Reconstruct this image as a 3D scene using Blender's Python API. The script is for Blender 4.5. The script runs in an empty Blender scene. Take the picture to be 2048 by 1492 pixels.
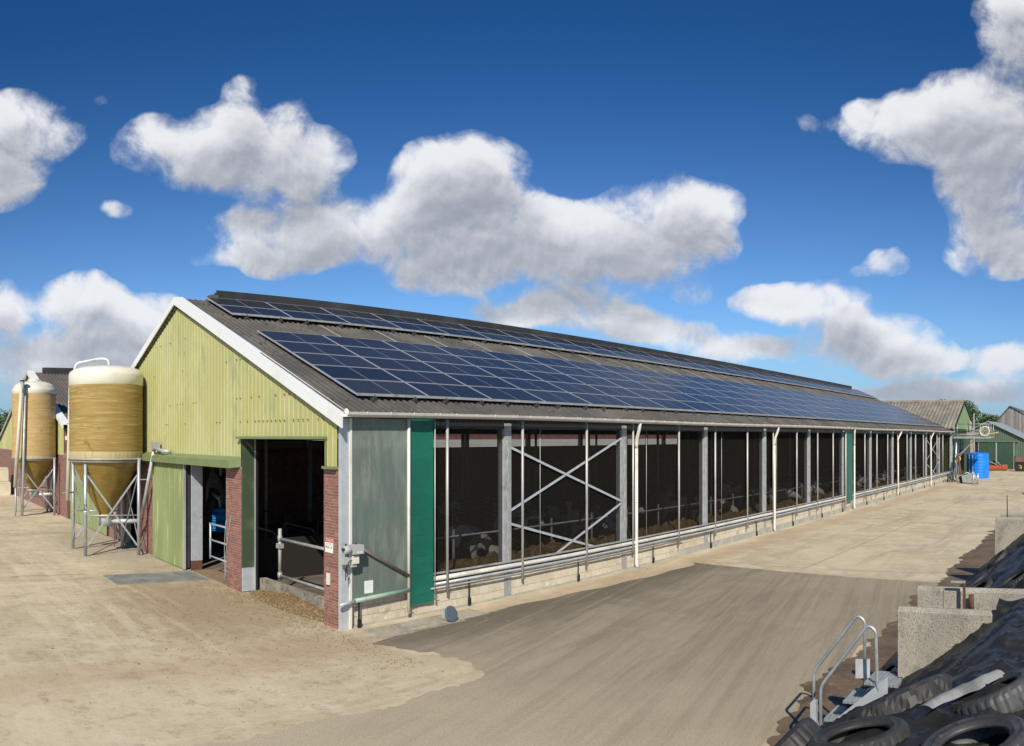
import bpy, math, random
from mathutils import Vector, Matrix, noise as mnoise
random.seed(7)
S = bpy.context.scene
COL = S.collection
# ------------------------------------------------------------------ camera: the photo is a phone panorama (cylindrical)
F, X0, YH = 1543.7, -229.7, 873.3          # pixels per radian, pixel column that looks along +Y, horizon row (2048 x 1492)
CAM = Vector((-8.81, -13.23, 3.97))
cd = bpy.data.cameras.new('camera')
cam = bpy.data.objects.new('camera', cd)
COL.objects.link(cam)
cd.type = 'PANO'
cd.panorama_type = 'CENTRAL_CYLINDRICAL'
hu = 1024.0 / F
cd.central_cylindrical_range_u_min = -hu
cd.central_cylindrical_range_u_max = hu
cd.central_cylindrical_range_v_min = -(1492 - YH) / F
cd.central_cylindrical_range_v_max = YH / F
cd.central_cylindrical_radius = 1.0
cd.clip_start = 0.05
cd.clip_end = 3000
cam.location = CAM
cam.rotation_euler = (math.pi / 2, 0, -(1024 - X0) / F)
S.camera = cam

# ------------------------------------------------------------------ sun
SUN_EL = math.radians(38.0)
sd = Vector((0.745, 0.667, 0)).normalized()          # horizontal travel of the light
L = bpy.data.lights.new('sun', 'SUN')
L.energy = 4.9
L.angle = math.radians(0.53)
L.color = (1.0, 0.93, 0.81)
sun = bpy.data.objects.new('sun', L)
COL.objects.link(sun)
ldir = Vector((sd.x * math.cos(SUN_EL), sd.y * math.cos(SUN_EL), -math.sin(SUN_EL)))
sun.rotation_euler = ldir.to_track_quat('-Z', 'Y').to_euler()
sun.location = (-30, -40, 40)

# ------------------------------------------------------------------ world
W = bpy.data.worlds.new('World')
S.world = W
W.use_nodes = True
nt = W.node_tree
nt.nodes.clear()
def N(tree, typ, **kw):
    n = tree.nodes.new(typ)
    for k, v in kw.items():
        setattr(n, k, v)
    return n
def mth(tree, op, a, b=None, c=None, clamp=False):
    n = tree.nodes.new('ShaderNodeMath'); n.operation = op; n.use_clamp = clamp
    for i, v in enumerate((a, b, c)):
        if v is None: continue
        if isinstance(v, (int, float)): n.inputs[i].default_value = v
        else: tree.links.new(v, n.inputs[i])
    return n.outputs[0]
def vth(tree, op, a, b=None, s=None):
    n = tree.nodes.new('ShaderNodeVectorMath'); n.operation = op
    for i, v in enumerate((a, b)):
        if v is None: continue
        if isinstance(v, tuple): n.inputs[i].default_value = v
        else: tree.links.new(v, n.inputs[i])
    if s is not None: n.inputs['Scale'].default_value = s
    return n.outputs['Value'] if op in ('DOT_PRODUCT', 'LENGTH', 'DISTANCE') else n.outputs['Vector']
def mixc(tree, fac, a, b, blend='MIX'):
    n = tree.nodes.new('ShaderNodeMix'); n.data_type = 'RGBA'; n.blend_type = blend
    for s, v in ((n.inputs[0], fac), (n.inputs[6], a), (n.inputs[7], b)):
        if isinstance(v, (int, float)): s.default_value = v
        elif isinstance(v, tuple): s.default_value = (*v, 1) if len(v) == 3 else v
        else: tree.links.new(v, s)
    return n.outputs[2]
def sstep(tree, v, a, b, lo=0.0, hi=1.0):
    n = tree.nodes.new('ShaderNodeMapRange'); n.interpolation_type = 'SMOOTHSTEP'
    tree.links.new(v, n.inputs[0])
    for i, k in enumerate((a, b, lo, hi)): n.inputs[i + 1].default_value = k
    return n.outputs[0]

# clouds: (column, row, half width, half height, amount) as directions of the sky
BLOBS = [(20, 265, 120, 80, 1.1), (-10, 370, 90, 55, .9),
 (450, 300, 190, 72, 1.3), (590, 330, 95, 55, .9), (470, 225, 60, 55, .55), (500, 160, 55, 30, .30), (590, 205, 50, 45, .30),
 (930, 370, 125, 85, 1.5), (960, 470, 260, 75, 1.3), (890, 545, 90, 40, 1.0), (640, 460, 200, 60, 1.2), (570, 515, 95, 32, .8),
 (420, 525, 80, 24, .45), (240, 430, 45, 26, .35), (190, 190, 40, 26, .30),
 (1330, 410, 130, 55, .85), (1240, 510, 190, 55, 1.2), (1410, 460, 55, 70, .6), (1130, 612, 150, 40, 1.25), (1290, 655, 120, 36, 1.15),
 (1440, 700, 85, 30, 1.3), (1020, 625, 70, 24, .6), (1390, 575, 45, 24, .5),
 (0, 610, 55, 55, 1.1), (155, 610, 85, 58, 1.3), (270, 645, 80, 55, 1.0), (160, 710, 260, 42, 1.2), (60, 770, 200, 40, .8),
 (1610, 610, 125, 44, 1.3), (1740, 680, 120, 46, 1.4), (1830, 718, 85, 32, 1.2), (1560, 700, 50, 24, .45),
 (1810, 255, 110, 65, 1.1), (1970, 240, 130, 95, 1.3), (1990, 370, 110, 70, 1.2), (1990, 490, 85, 60, 1.2), (2040, 40, 85, 75, 1.3),
 (1780, 528, 60, 26, .5), (1690, 548, 50, 16, .35), (2010, 728, 85, 32, 1.2), (1630, 250, 40, 30, .25), (1580, 775, 240, 20, .8), (1930, 790, 180, 26, .95),
 (2450, 420, 200, 110, 1), (-350, 500, 220, 90, 1), (2900, 640, 260, 80, 1), (-1300, 550, 350, 100, 1), (3800, 500, 320, 130, 1), (-2400, 450, 350, 140, 1)]
g = bpy.data.node_groups.new('cloud_field', 'ShaderNodeTree')
g.interface.new_socket('P', in_out='INPUT', socket_type='NodeSocketVector')
for nm in ('F', 'A', 'n'): g.interface.new_socket(nm, in_out='OUTPUT', socket_type='NodeSocketFloat')
gi = N(g, 'NodeGroupInput'); go = N(g, 'NodeGroupOutput')
wn = N(g, 'ShaderNodeTexNoise'); wn.inputs['Scale'].default_value = 6.5; wn.inputs['Detail'].default_value = 3; wn.inputs['Roughness'].default_value = .5
g.links.new(gi.outputs[0], wn.inputs['Vector'])
w1 = vth(g, 'SUBTRACT', wn.outputs['Color'], (.5, .5, .5))
w2 = N(g, 'ShaderNodeVectorMath', operation='SCALE'); g.links.new(w1, w2.inputs[0]); w2.inputs['Scale'].default_value = 0.085
P = vth(g, 'ADD', gi.outputs[0], w2.outputs[0])
P = vth(g, 'MULTIPLY', P, (1, 1, 0))
acc = None
for cx, cy, rx, ry, am in BLOBS:
    n_ = N(g, 'ShaderNodeVectorMath', operation='MULTIPLY_ADD'); g.links.new(P, n_.inputs[0])
    n_.inputs[1].default_value = (1000 / rx / 1.62, 1000 / ry / 1.62, 0); n_.inputs[2].default_value = (-cx / rx / 1.62, -cy / ry / 1.62, 0); d = n_.outputs[0]
    q = vth(g, 'DOT_PRODUCT', d, d)
    q = mth(g, 'SUBTRACT', 1.0, q, clamp=True)
    q = mth(g, 'MULTIPLY', q, q)
    acc = mth(g, 'MULTIPLY', q, am) if acc is None else mth(g, 'MULTIPLY_ADD', q, am, acc)
acc = mth(g, 'TANH', acc)
fn = N(g, 'ShaderNodeTexNoise'); fn.inputs['Scale'].default_value = 7.5; fn.inputs['Detail'].default_value = 8; fn.inputs['Roughness'].default_value = .61; fn.inputs['Distortion'].default_value = .22
g.links.new(gi.outputs[0], fn.inputs['Vector'])
fo = mth(g, 'MULTIPLY_ADD', fn.outputs['Fac'], 3.1, -1.55)
outf = mth(g, 'ADD', mth(g, 'MULTIPLY_ADD', acc, 1.55, -0.54), fo)
gate = sstep(g, acc, 0.0, 0.30)
outf = mth(g, 'SUBTRACT', outf, mth(g, 'MULTIPLY', mth(g, 'SUBTRACT', 1.0, gate), 1.5))
g.links.new(outf, go.inputs[0]); g.links.new(acc, go.inputs[1]); g.links.new(fn.outputs['Fac'], go.inputs[2])

tc = N(nt, 'ShaderNodeTexCoord')
sx = N(nt, 'ShaderNodeSeparateXYZ'); nt.links.new(tc.outputs['Generated'], sx.inputs[0])
hyp = mth(nt, 'SQRT', mth(nt, 'ADD', mth(nt, 'MULTIPLY', sx.outputs[0], sx.outputs[0]), mth(nt, 'MULTIPLY', sx.outputs[1], sx.outputs[1])))
hyp = mth(nt, 'MAXIMUM', hyp, 0.05)
az = mth(nt, 'ARCTAN2', sx.outputs[0], sx.outputs[1])
te = mth(nt, 'DIVIDE', sx.outputs[2], hyp)
pu = mth(nt, 'MULTIPLY_ADD', az, F / 1000, X0 / 1000)
pv = mth(nt, 'MULTIPLY_ADD', te, -F / 1000, YH / 1000)
cb = N(nt, 'ShaderNodeCombineXYZ'); nt.links.new(pu, cb.inputs[0]); nt.links.new(pv, cb.inputs[1])
def cf(vec):
    n = N(nt, 'ShaderNodeGroup'); n.node_tree = g; nt.links.new(vec, n.inputs[0]); return n.outputs
f0, a0, n0 = cf(cb.outputs[0])
f2, a2, n2 = cf(vth(nt, 'ADD', cb.outputs[0], (-0.016, -0.075, 0)))
n1n = N(nt, 'ShaderNodeTexNoise'); n1n.inputs['Scale'].default_value = 7.5; n1n.inputs['Detail'].default_value = 5; n1n.inputs['Roughness'].default_value = .60; n1n.inputs['Distortion'].default_value = .22
nt.links.new(vth(nt, 'ADD', cb.outputs[0], (-0.007, -0.018, 0)), n1n.inputs['Vector']); n1 = n1n.outputs['Fac']
dens = mth(nt, 'ADD', sstep(nt, f0, -0.38, 0.25, 0, .32), sstep(nt, f0, -0.05, 0.60, 0, .67))
c_ = lambda v: mth(nt, 'MAXIMUM', v, 0.0)
tau = mth(nt, 'ADD', mth(nt, 'MULTIPLY', c_(f0), .12), mth(nt, 'MULTIPLY', c_(a2), .90))
lit = mth(nt, 'EXPONENT', mth(nt, 'MULTIPLY', tau, -1.25))
lit = mth(nt, 'ADD', lit, mth(nt, 'MULTIPLY', mth(nt, 'SUBTRACT', n0, n1), 1.0))
lit2 = sstep(nt, lit, 0.10, 0.92)
cloudc = mixc(nt, lit2, (3.7, 4.0, 4.65), (9.7, 9.8, 10.1))
sky = N(nt, 'ShaderNodeTexSky')
sky.sky_type = 'NISHITA'; sky.sun_disc = False
sky.sun_elevation = SUN_EL
sky.sun_rotation = math.atan2(-sd.x, -sd.y)
sky.altitude = 0; sky.air_density = 1.0; sky.dust_density = 0.6; sky.ozone_density = 2.2
SKYTINT = (0.50, 0.80, 1.02)
skyc = mixc(nt, 1.0, sky.outputs[0], SKYTINT, 'MULTIPLY')
gm = N(nt, 'ShaderNodeGamma'); nt.links.new(skyc, gm.inputs[0]); gm.inputs[1].default_value = 1.15
tp = sstep(nt, te, 0.04, 0.58)
skyt = mixc(nt, tp, (1.3, 1.02, 1.0), (0.30, 0.56, 0.70))
skyx = mixc(nt, 1.0, gm.outputs[0], skyt, 'MULTIPLY')
hz = sstep(nt, te, 0.0, 0.16, 1.0, 0.0)
skyh = mixc(nt, mth(nt, 'MULTIPLY', hz, 0.55), skyx, (2.6, 4.2, 7.0))
low = sstep(nt, te, 0.01, 0.14, 0.55, 0.0)
ccol = mixc(nt, low, cloudc, (4.3, 5.0, 6.2))
fin = mixc(nt, mth(nt, 'MULTIPLY', dens, 0.96), skyh, ccol)
bg = N(nt, 'ShaderNodeBackground'); bg.inputs['Strength'].default_value = 0.09
nt.links.new(fin, bg.inputs[0])
wo = N(nt, 'ShaderNodeOutputWorld'); nt.links.new(bg.outputs[0], wo.inputs[0])
W.cycles.sampling_method = 'MANUAL'; W.cycles.sample_map_resolution = 512

S.view_settings.view_transform = 'Standard'
S.view_settings.look = 'None'
S.view_settings.gamma = 1
S.view_settings.use_curve_mapping = False
S.view_settings.exposure = 0.0
S.render.engine = 'CYCLES'
S.cycles.max_bounces = 6
S.cycles.transparent_max_bounces = 12
S.cycles.use_denoising = True

# ------------------------------------------------------------------ helpers
def mat(name, col, rough=.7, metal=0.0, var=None, bump=None, grid=None, streak=None, rnd=0.0, spec=.5, valley_shade=0):
    """var=(scale, colour, low, high[, stretch]) patches; streak = same with vertical stretch; bump=(scale, strength)"""
    m = bpy.data.materials.new(name); m.use_nodes = True
    t = m.node_tree; b = t.nodes['Principled BSDF']
    b.inputs['Roughness'].default_value = rough; b.inputs['Metallic'].default_value = metal
    b.inputs['Specular IOR Level'].default_value = spec
    geo = N(t, 'ShaderNodeNewGeometry')
    c = (*col, 1)
    cur = N(t, 'ShaderNodeRGB'); cur.outputs[0].default_value = c; cur = cur.outputs[0]
    for vs in ([var] if var and not isinstance(var, list) else (var or [])):
        sc, c2, lo, hi = vs[:4]; st = vs[4] if len(vs) > 4 else (1, 1, 1)
        mp = vth(t, 'MULTIPLY', geo.outputs['Position'], tuple(st))
        n = N(t, 'ShaderNodeTexNoise'); n.inputs['Scale'].default_value = sc; n.inputs['Detail'].default_value = 6; n.inputs['Roughness'].default_value = .62
        t.links.new(mp, n.inputs['Vector'])
        fac = sstep(t, n.outputs['Fac'], lo, hi)
        cur = mixc(t, fac, cur, tuple(c2))
    if rnd:
        oi = N(t, 'ShaderNodeObjectInfo')
        hs = N(t, 'ShaderNodeHueSaturation')
        t.links.new(mth(t, 'MULTIPLY_ADD', oi.outputs['Random'], rnd * 2, 1 - rnd), hs.inputs['Value'])
        t.links.new(cur, hs.inputs['Color']); cur = hs.outputs[0]
    if valley_shade:
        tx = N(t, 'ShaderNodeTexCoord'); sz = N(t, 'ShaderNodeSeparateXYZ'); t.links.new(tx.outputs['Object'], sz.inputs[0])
        cur = mixc(t, sstep(t, sz.outputs[2], -valley_shade, valley_shade * .6, .75, 0), cur, tuple(v * .38 for v in col))  # shade between the corrugations, painted into the base colour of the wave valleys
    t.links.new(cur, b.inputs['Base Color'])
    if bump:
        n = N(t, 'ShaderNodeTexNoise'); n.inputs['Scale'].default_value = bump[0]; n.inputs['Detail'].default_value = 5
        t.links.new(geo.outputs['Position'], n.inputs['Vector'])
        bp = N(t, 'ShaderNodeBump'); bp.inputs['Strength'].default_value = bump[1]; bp.inputs['Distance'].default_value = bump[2] if len(bump) > 2 else .01
        t.links.new(n.outputs['Fac'], bp.inputs['Height']); t.links.new(bp.outputs[0], b.inputs['Normal'])
    return m

class MB:
    def __init__(s): s.v = []; s.f = []; s.m = []; s.mi = 0; s.sm = []
    def add(s, vs, fs, smooth=False):
        o = len(s.v); s.v += [tuple(v) for v in vs]
        for f in fs: s.f.append(tuple(i + o for i in f)); s.m.append(s.mi); s.sm.append(smooth)
        return s
    def box(s, x0, x1, y0, y1, z0, z1):
        v = [(x, y, z) for x in (x0, x1) for y in (y0, y1) for z in (z0, z1)]
        return s.add(v, [(0, 1, 3, 2), (4, 6, 7, 5), (0, 4, 5, 1), (2, 3, 7, 6), (0, 2, 6, 4), (1, 5, 7, 3)])
    def bar(s, p, q, w, h, up=(0, 0, 1)):
        p = Vector(p); q = Vector(q); d = (q - p).normalized(); u = Vector(up)
        if abs(d.dot(u)) > .98: u = Vector((1, 0, 0))
        a = d.cross(u).normalized() * w / 2; b = a.cross(d).normalized() * h / 2
        v = [c + i * a + j * b for c in (p, q) for i, j in ((-1, -1), (1, -1), (1, 1), (-1, 1))]
        return s.add(v, [(0, 3, 2, 1), (4, 5, 6, 7), (0, 1, 5, 4), (1, 2, 6, 5), (2, 3, 7, 6), (3, 0, 4, 7)])
    def tube(s, pts, r, n=8, cap=True, closed=False):
        pts = [Vector(p) for p in pts]; rs = r if isinstance(r, (list, tuple)) else [r] * len(pts)
        o = []; k = len(pts); ref = None
        for i, p in enumerate(pts):
            if closed: d = pts[(i + 1) % k] - pts[i - 1]
            else: d = pts[min(i + 1, k - 1)] - pts[max(i - 1, 0)]
            d.normalize()
            if ref is None:
                ref = Vector((0, 0, 1)) if abs(d.z) < .9 else Vector((1, 0, 0))
            a = d.cross(ref)
            if a.length < 1e-4: a = d.cross(Vector((0, 1, 0)))
            a.normalize(); b = a.cross(d).normalized(); ref = b
            for j in range(n):
                t = 2 * math.pi * j / n
                o.append(p + rs[i] * (math.cos(t) * a + math.sin(t) * b))
        fs = []
        for i in range(k if closed else k - 1):
            i2 = (i + 1) % k
            for j in range(n):
                j2 = (j + 1) % n
                fs.append((i * n + j, i * n + j2, i2 * n + j2, i2 * n + j))
        s.add(o, fs, True)
        if cap and not closed:
            o2 = len(s.v) - len(o)
            s.f.append(tuple(o2 + j for j in range(n - 1, -1, -1))); s.m.append(s.mi); s.sm.append(False)
            s.f.append(tuple(o2 + (k - 1) * n + j for j in range(n))); s.m.append(s.mi); s.sm.append(False)
        return s
    def lathe(s, prof, c=(0, 0, 0), n=32, axis=None, smooth=True, closed=False):
        M = Matrix.Identity(4) if axis is None else Vector((0, 0, 1)).rotation_difference(Vector(axis)).to_matrix().to_4x4()
        o = []
        for r, z in prof:
            for j in range(n):
                t = 2 * math.pi * j / n
                o.append(M @ Vector((r * math.cos(t), r * math.sin(t), z)) + Vector(c))
        fs = []; k = len(prof)
        for i in range(k if closed else k - 1):
            i2 = (i + 1) % k
            for j in range(n):
                j2 = (j + 1) % n
                fs.append((i * n + j, i * n + j2, i2 * n + j2, i2 * n + j))
        return s.add(o, fs, smooth)
    def prism(s, poly, d):   # poly: list of 3-D points (planar), extruded by d
        d = Vector(d); P = [Vector(p) for p in poly]; n = len(P)
        v = P + [p + d for p in P]
        f = [tuple(range(n - 1, -1, -1)), tuple(range(n, 2 * n))] + [(i, (i + 1) % n, (i + 1) % n + n, i + n) for i in range(n)]
        return s.add(v, f)
    def mesh(s, name, mats):
        me = bpy.data.meshes.new(name); me.from_pydata(s.v, [], s.f)
        for m in (mats if isinstance(mats, (list, tuple)) else [mats]): me.materials.append(m)
        me.polygons.foreach_set('material_index', s.m)
        me.polygons.foreach_set('use_smooth', s.sm)
        me.update(); return me
    def obj(s, name, mats, parent=None, **kw):
        return put(name, s.mesh(name, mats), parent, **kw)
def put(name, me, parent=None, loc=None, rot=None, **kw):
    o = bpy.data.objects.new(name, me); COL.objects.link(o)
    if parent is not None: o.parent = parent
    if loc is not None: o.location = loc
    if rot is not None: o.rotation_euler = rot
    for k, v in kw.items(): o[k] = v
    return o
def thing(name, label, cat, loc=(0, 0, 0), rz=0, group=None):
    o = bpy.data.objects.new(name, None); COL.objects.link(o); o.location = loc; o.rotation_euler = (0, 0, rz)
    o.empty_display_size = .2
    o['label'] = label; o['category'] = cat
    if group: o['group'] = group
    return o
def tag(o, label, cat, group=None):
    o['label'] = label; o['category'] = cat
    if group: o['group'] = group
    return o
def dup(o, loc=None, rz=None, label=None):
    kids = {}
    for x in COL.objects: 
        if x.parent: kids.setdefault(x.parent.name, []).append(x)
    def rec(a, par):
        c = a.copy(); COL.objects.link(c)
        if par is not None: c.parent = par
        for k in kids.get(a.name, []): rec(k, c)
        return c
    r = rec(o, None)
    if loc is not None: r.location = loc
    if rz is not None: r.rotation_euler = (0, 0, rz)
    if label: r['label'] = label
    return r
def struct(o): o['kind'] = 'structure'; return o
def stuff(o): o['kind'] = 'stuff'; return o
def arc(c, a0, a1, r, n, u, v):
    c = Vector(c); u = Vector(u); v = Vector(v)
    return [c + r * (math.cos(a0 + (a1 - a0) * i / n) * u + math.sin(a0 + (a1 - a0) * i / n) * v) for i in range(n + 1)]
def rounded(pts, r, n=5):   # polyline with rounded corners
    P = [Vector(p) for p in pts]; out = [P[0]]
    for i in range(1, len(P) - 1):
        a = (P[i - 1] - P[i]); b = (P[i + 1] - P[i]); rr = min(r, a.length * .45, b.length * .45)
        p0 = P[i] + a.normalized() * rr; p1 = P[i] + b.normalized() * rr
        for k in range(n + 1):
            t = k / n; out.append((1 - t) ** 2 * p0 + 2 * t * (1 - t) * P[i] + t * t * p1)
    out.append(P[-1]); return out
# ------------------------------------------------------------------ materials
def ground_mat():
    """trampled concrete: sand coloured dust over grey, with tyre streaks along the road and brown silage stains"""
    m = bpy.data.materials.new('yard_concrete'); m.use_nodes = True; t = m.node_tree; b = t.nodes['Principled BSDF']
    b.inputs['Roughness'].default_value = .92; b.inputs['Specular IOR Level'].default_value = .2
    geo = N(t, 'ShaderNodeNewGeometry'); P = geo.outputs['Position']
    def nz(sc, det=6, ro=.6, st=(1, 1, 1)):
        n = N(t, 'ShaderNodeTexNoise'); n.inputs['Scale'].default_value = sc; n.inputs['Detail'].default_value = det; n.inputs['Roughness'].default_value = ro
        t.links.new(vth(t, 'MULTIPLY', P, st), n.inputs['Vector']); return n.outputs['Fac']
    c = mixc(t, sstep(t, nz(.22), .38, .62), (.64, .535, .36), (.52, .43, .285))
    c = mixc(t, sstep(t, nz(.9, 7, .68), .42, .68), c, (.70, .595, .42))
    c = mixc(t, mth(t, 'MULTIPLY', sstep(t, nz(.55, 8, .7, (.25, 1.6, 1)), .50, .66), .55), c, (.40, .315, .21))
    c = mixc(t, mth(t, 'MULTIPLY', sstep(t, nz(.7, 8, .72, (.12, 2.2, 1)), .55, .70), .5), c, (.73, .63, .45))
    # brown feed dust near the barn doors
    sp = N(t, 'ShaderNodeSeparateXYZ'); t.links.new(P, sp.inputs[0])
    dx = mth(t, 'MULTIPLY', mth(t, 'SUBTRACT', sp.outputs[0], -1.6), .36); dy = mth(t, 'MULTIPLY', mth(t, 'SUBTRACT', sp.outputs[1], 3.6), .17)
    dd = mth(t, 'SQRT', mth(t, 'ADD', mth(t, 'MULTIPLY', dx, dx), mth(t, 'MULTIPLY', dy, dy)))
    dd = mth(t, 'ADD', dd, mth(t, 'MULTIPLY_ADD', nz(1.3, 8, .75), 1.6, -.8))
    c = mixc(t, sstep(t, dd, .2, 1.1, .85, 0), c, (.36, .26, .155))
    bb = mth(t, 'MULTIPLY', sstep(t, nz(2.4, 9, .8), .50, .62), sstep(t, mth(t, 'ADD', sp.outputs[0], mth(t, 'MULTIPLY_ADD', nz(.4, 4), 8, -4)), -3, 2, .55, 0))
    c = mixc(t, bb, c, (.34, .245, .15))
    tr = mth(t, 'MULTIPLY', sstep(t, nz(1.0, 8, .7, (1.7, .16, 1)), .50, .62), sstep(t, sp.outputs[0], -4, -.5, .5, 0))
    c = mixc(t, tr, c, (.72, .61, .43))
    # slab before the silos is greyer concrete
    dx = mth(t, 'MULTIPLY', mth(t, 'SUBTRACT', sp.outputs[0], -.6), .45); dy = mth(t, 'MULTIPLY', mth(t, 'SUBTRACT', sp.outputs[1], 14), .13)
    dd = mth(t, 'SQRT', mth(t, 'ADD', mth(t, 'MULTIPLY', dx, dx), mth(t, 'MULTIPLY', dy, dy)))
    dd = mth(t, 'ADD', dd, mth(t, 'MULTIPLY_ADD', nz(.8, 8, .75), 1.0, -.5))
    c = mixc(t, sstep(t, dd, .5, 1.1, .6, 0), c, (.34, .295, .22))
    # reddish run-off strip along the long wall
    wy = mth(t, 'ABSOLUTE', mth(t, 'ADD', sp.outputs[1], 1.0))
    wy = mth(t, 'ADD', wy, mth(t, 'MULTIPLY_ADD', nz(.8, 8, .75, (.3, 1.5, 1)), 2.6, -1.3))
    c = mixc(t, sstep(t, wy, .0, 1.1, .38, 0), c, (.43, .27, .16))
    # soil specks
    v = N(t, 'ShaderNodeTexVoronoi'); v.inputs['Scale'].default_value = 3.3; v.inputs['Randomness'].default_value = 1; t.links.new(P, v.inputs['Vector'])
    v2 = sstep(t, v.outputs['Distance'], .03, .09, 1, 0)
    sp2 = mth(t, 'MULTIPLY', v2, sstep(t, nz(1.1, 3), .52, .60))
    c = mixc(t, mth(t, 'MULTIPLY', sp2, .35), c, (.19, .135, .08))
    fine = nz(34, 6, .75)
    c = mixc(t, sstep(t, fine, .3, .75, .22, 0), c, (.17, .14, .10))
    c = mixc(t, sstep(t, fine, .58, .75, 0, .25), c, (.62, .55, .43))
    t.links.new(c, b.inputs['Base Color'])
    bp = N(t, 'ShaderNodeBump'); bp.inputs['Strength'].default_value = .5; bp.inputs['Distance'].default_value = .02
    t.links.new(mth(t, 'ADD', nz(11, 8, .7), mth(t, 'MULTIPLY', nz(1.3, 4), 2)), bp.inputs['Height']); t.links.new(bp.outputs[0], b.inputs['Normal'])
    return m
def asphalt_mat():
    m = bpy.data.materials.new('asphalt'); m.use_nodes = True; t = m.node_tree; b = t.nodes['Principled BSDF']
    b.inputs['Roughness'].default_value = .9; b.inputs['Specular IOR Level'].default_value = .25
    geo = N(t, 'ShaderNodeNewGeometry'); P = geo.outputs['Position']
    sp = N(t, 'ShaderNodeSeparateXYZ'); t.links.new(P, sp.inputs[0])
    def nz(sc, det=6, ro=.6, st=(1, 1, 1), vec=None):
        n = N(t, 'ShaderNodeTexNoise'); n.inputs['Scale'].default_value = sc; n.inputs['Detail'].default_value = det; n.inputs['Roughness'].default_value = ro
        t.links.new(vth(t, 'MULTIPLY', vec or P, st), n.inputs['Vector']); return n.outputs['Fac']
    # tracks run slightly diagonal
    rot = N(t, 'ShaderNodeVectorRotate'); rot.rotation_type = 'Z_AXIS'; rot.inputs['Angle'].default_value = math.radians(-14); t.links.new(P, rot.inputs['Vector'])
    R_ = rot.outputs[0]
    c = mixc(t, sstep(t, nz(.5), .35, .65), (.275, .228, .158), (.36, .298, .208))
    c = mixc(t, sstep(t, nz(.9, 8, .7, (.10, 1.7, 1), R_), .47, .66, 0, .65), c, (.41, .34, .24))
    c = mixc(t, sstep(t, nz(1.7, 8, .7, (.07, 2.0, 1), P), .50, .66, 0, .55), c, (.16, .135, .10))
    # dust grows towards the yard side and the middle of the road
    d1 = mth(t, 'MULTIPLY_ADD', nz(.45, 7, .7), 7.0, -3.5)
    e = mth(t, 'ADD', mth(t, 'ADD', sp.outputs[0], mth(t, 'MULTIPLY', sp.outputs[1], .25)), d1)
    c = mixc(t, sstep(t, e, -5.5, 6.0, .88, 0), c, (.53, .44, .30))
    yy = mth(t, 'ADD', sp.outputs[1], mth(t, 'MULTIPLY_ADD', nz(.6, 7, .7, (.25, 1.5, 1)), 6.0, -3.0))
    c = mixc(t, sstep(t, yy, -6.5, -1.5, .5, 0), c, (.43, .36, .25))
    c = mixc(t, sstep(t, nz(1.5, 9, .8), .52, .64, 0, .5), c, (.47, .40, .28))
    c = mixc(t, sstep(t, mth(t, 'ADD', sp.outputs[1], mth(t, 'MULTIPLY_ADD', nz(.8, 6, .7), 1.6, -.8)), -3.0, -1.4, 0, .75), c, (.135, .113, .082))
    c = mixc(t, sstep(t, nz(1.1, 9, .75, (.09, 2.6, 1), R_), .46, .60, 0, .28), c, (.155, .128, .09))
    c = mixc(t, sstep(t, nz(2.3, 9, .75, (.06, 2.2, 1), R_), .52, .62, 0, .42), c, (.45, .385, .28))
    c = mixc(t, sstep(t, e, -7.5, 1.5, .95, 0), c, (.60, .50, .345))
    v = N(t, 'ShaderNodeTexVoronoi'); v.inputs['Scale'].default_value = 2.2; t.links.new(P, v.inputs['Vector'])
    blot = mth(t, 'MULTIPLY', sstep(t, v.outputs['Distance'], .05, .16, 1, 0), sstep(t, nz(.8, 3), .54, .62))
    c = mixc(t, mth(t, 'MULTIPLY', blot, .6), c, (.50, .41, .28))
    fine = nz(38, 6, .8)
    c = mixc(t, sstep(t, fine, .3, .7, .4, 0), c, (.06, .052, .04))
    c = mixc(t, sstep(t, fine, .6, .75, 0, .35), c, (.42, .36, .27))
    t.links.new(c, b.inputs['Base Color'])
    bp = N(t, 'ShaderNodeBump'); bp.inputs['Strength'].default_value = .45; bp.inputs['Distance'].default_value = .012
    t.links.new(nz(45, 5, .7), bp.inputs['Height']); t.links.new(bp.outputs[0], b.inputs['Normal'])
    return m
M_yard = ground_mat(); M_asph = asphalt_mat()
M_grass = mat('field_grass', (.05, .075, .025), .95, var=(.4, (.09, .11, .04), .4, .65), bump=(4, .6, .1))
M_apron = mat('apron_concrete', (.40, .345, .26), .9, var=[(1.2, (.29, .26, .20), .42, .62), (9, (.48, .42, .32), .5, .7)], bump=(18, .4))
M_galv = mat('galvanised_steel', (.50, .53, .55), .48, .30, var=[(5, (.56, .59, .61), .45, .6), (2, (.40, .42, .43), .55, .68)], rnd=.06)
M_galvd = mat('dull_galvanised', (.34, .345, .33), .62, .2, var=[(5, (.42, .42, .40), .45, .62), (2, (.26, .23, .19), .56, .7)])
M_pole = mat('grey_aluminium_pole', (.50, .49, .45), .5, .3, var=(3, (.38, .37, .34), .45, .65, (1, 1, .3)))
M_gut = mat('pale_pvc_gutter', (.55, .52, .47), .45, var=(1.5, (.40, .37, .32), .5, .75))
M_pvc = mat('cream_pvc_pipe', (.72, .68, .58), .4, var=[(2.5, (.58, .53, .43), .5, .75), (9, (.48, .41, .30), .64, .78)])
M_white = mat('white_fascia', (.78, .78, .75), .4, var=(.8, (.70, .69, .64), .5, .7))
M_wtube = mat('rolled_curtain_tube', (.66, .63, .56), .5, var=[(.9, (.50, .47, .40), .45, .65), (6, (.72, .70, .65), .5, .7)])
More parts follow.
